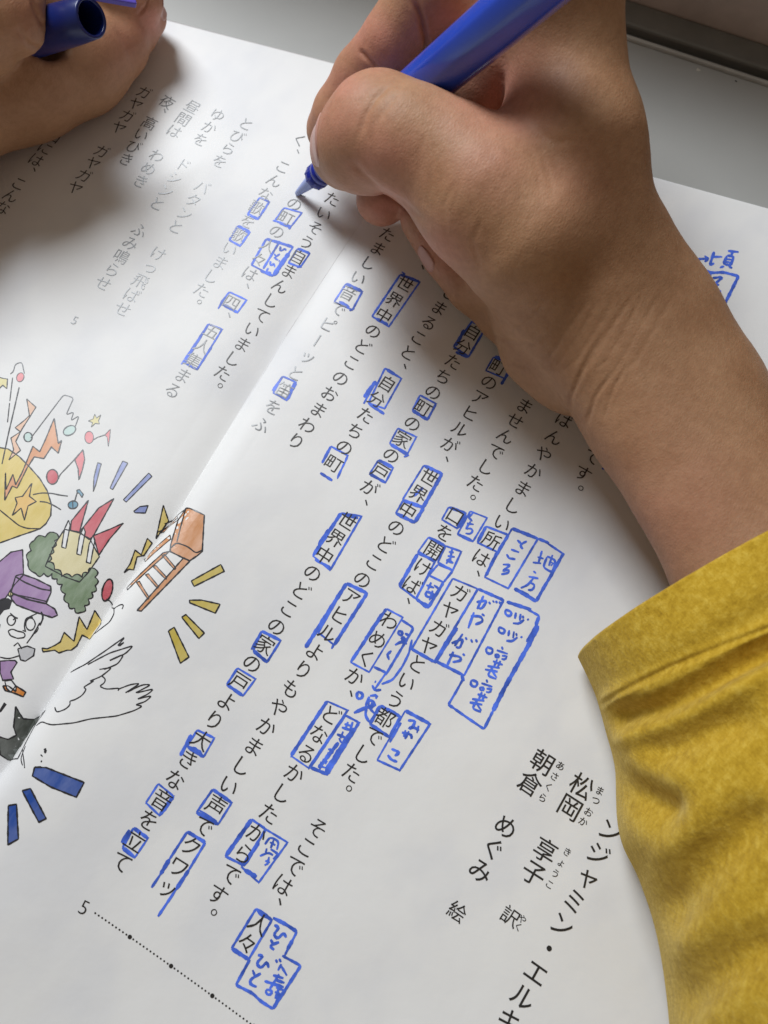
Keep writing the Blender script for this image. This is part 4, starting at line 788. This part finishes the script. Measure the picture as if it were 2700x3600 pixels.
def ring(f):
    x = f * (len(rims) - 1); i = min(int(x), len(rims) - 2); t = x - i
    def cr(k, sub=None):
        def g(j): v = rims[max(0, min(len(rims) - 1, j))][k]; return np.array(v, float)
        p0, p1, p2, p3 = g(i - 1), g(i), g(i + 1), g(i + 2)
        return 0.5 * (2 * p1 + (p2 - p0) * t + (2 * p0 - 5 * p1 + 4 * p2 - p3) * t * t + (3 * p1 - p0 - 3 * p2 + p3) * t ** 3)
    L = at_h(*cr(0), float(cr(1))); R_ = at_h(*cr(4), float(cr(5))); T = at_h(*cr(2), float(cr(3)))
    c = (L + R_) / 2; c = np.array([c[0], c[1], (L[2] + R_[2]) / 2]); e = (R_ - L) / 2; t_ = (T - c); t_ = t_ - e * (t_ @ e) / (e @ e)
    return c, e, t_, L, R_
def sleeve_pt(f, a, inn=0.0):
    c, e, t_, L, R_ = ring(f)
    ca, sa = math.cos(a), math.sin(a)                 # a: 0 right, pi left; sa > 0 top
    tt = t_ * (1.0 if sa > 0 else 0.0) + np.array([0, 0, -1.0]) * 0
    up = t_ / np.linalg.norm(t_); hh = np.linalg.norm(t_) if sa > 0 else 4.0
    k = 1 - inn / 25.0
    return c + e * ca * k + up * hh * (abs(sa) ** 0.85) * math.copysign(1, sa) * k
V = []
fs = np.linspace(0, 1, nr); an = np.linspace(0, 2 * np.pi, na, endpoint=False)
for f in fs:
    for a in an: V.append(sleeve_pt(f, a))
V = np.array(V).reshape(nr, na, 3)
# normals, then folds
du = np.gradient(V, axis=0); dv = np.roll(V, -1, 1) - np.roll(V, 1, 1); Nn = np.cross(dv, du); Nn /= np.linalg.norm(Nn, axis=2)[..., None] + 1e-9
if (Nn[nr // 2, na // 4][2]) < 0: Nn = -Nn
P2 = proj(V.reshape(-1, 3)); PV = V.reshape(-1, 3)
edge_ = np.tile(np.clip(np.abs(np.abs(an - np.pi)) / 0.5, 0.12, 1), nr)
D = (2.6 * (vnoise(PV, 30, 21) - .5) + 0.9 * (vnoise(PV, 13, 22) - .5)) * edge_ + 0.22 * (vnoise(PV, 3.2, 23) - .5) + 0.12 * (vnoise(PV, 1.4, 24) - .5)
def groove(L, wd, dep, side=0.5, off=2.0):
    d, al = polydist(P2, L); return -dep * (np.exp(-(d / wd) ** 2)) + dep * side * np.exp(-((d - off * wd) / wd) ** 2)
D += groove([(2120, 2475), (2240, 2405), (2360, 2345), (2500, 2285), (2700, 2205), (2900, 2130)], 9, 0.55, 0.45)      # hem stitching
D += groove([(2190, 2520), (2330, 2490), (2480, 2420), (2600, 2350), (2700, 2290), (2900, 2200)], 38, 2.5, 0.5)      # fold under the hem
D += groove([(2165, 2760), (2260, 2800), (2330, 2840)], 70, 3.4, 0.25, 1.6)
D += groove([(2330, 2640), (2450, 2580), (2600, 2540)], 60, 1.8, 0.4)
D += groove([(2380, 3180), (2520, 3020), (2640, 2900)], 70, 2.0, 0.4)
D += groove([(2440, 3500), (2560, 3400), (2700, 3330)], 70, 1.6, 0.4)
D *= np.clip(edge_ * 1.3 - 0.1, 0.08, 1)
V = (PV + Nn.reshape(-1, 3) * D[:, None]).reshape(nr, na, 3)
hemN = []
inner = V[0] - Nn[0] * 1.6; c0_ = V[0].mean(0)
rim2 = V[0] + (V[0] - V[1]) / (np.linalg.norm(V[0] - V[1], axis=1)[:, None] + 1e-9) * 0.7 - Nn[0] * 0.8
inner2 = V[14] - Nn[14] * 1.9
allV = np.concatenate([inner2[None], inner[None], rim2[None], V], 0); nn_ = len(allV)
F = [[i * na + j, i * na + (j + 1) % na, (i + 1) * na + (j + 1) % na, (i + 1) * na + j] for i in range(nn_ - 1) for j in range(na)]
sl = mesh('sleeve', allV.reshape(-1, 3), F, M_cloth, person, True)
ss = sl.modifiers.new('ss', 'SUBSURF'); ss.levels = 1; ss.render_levels = 1
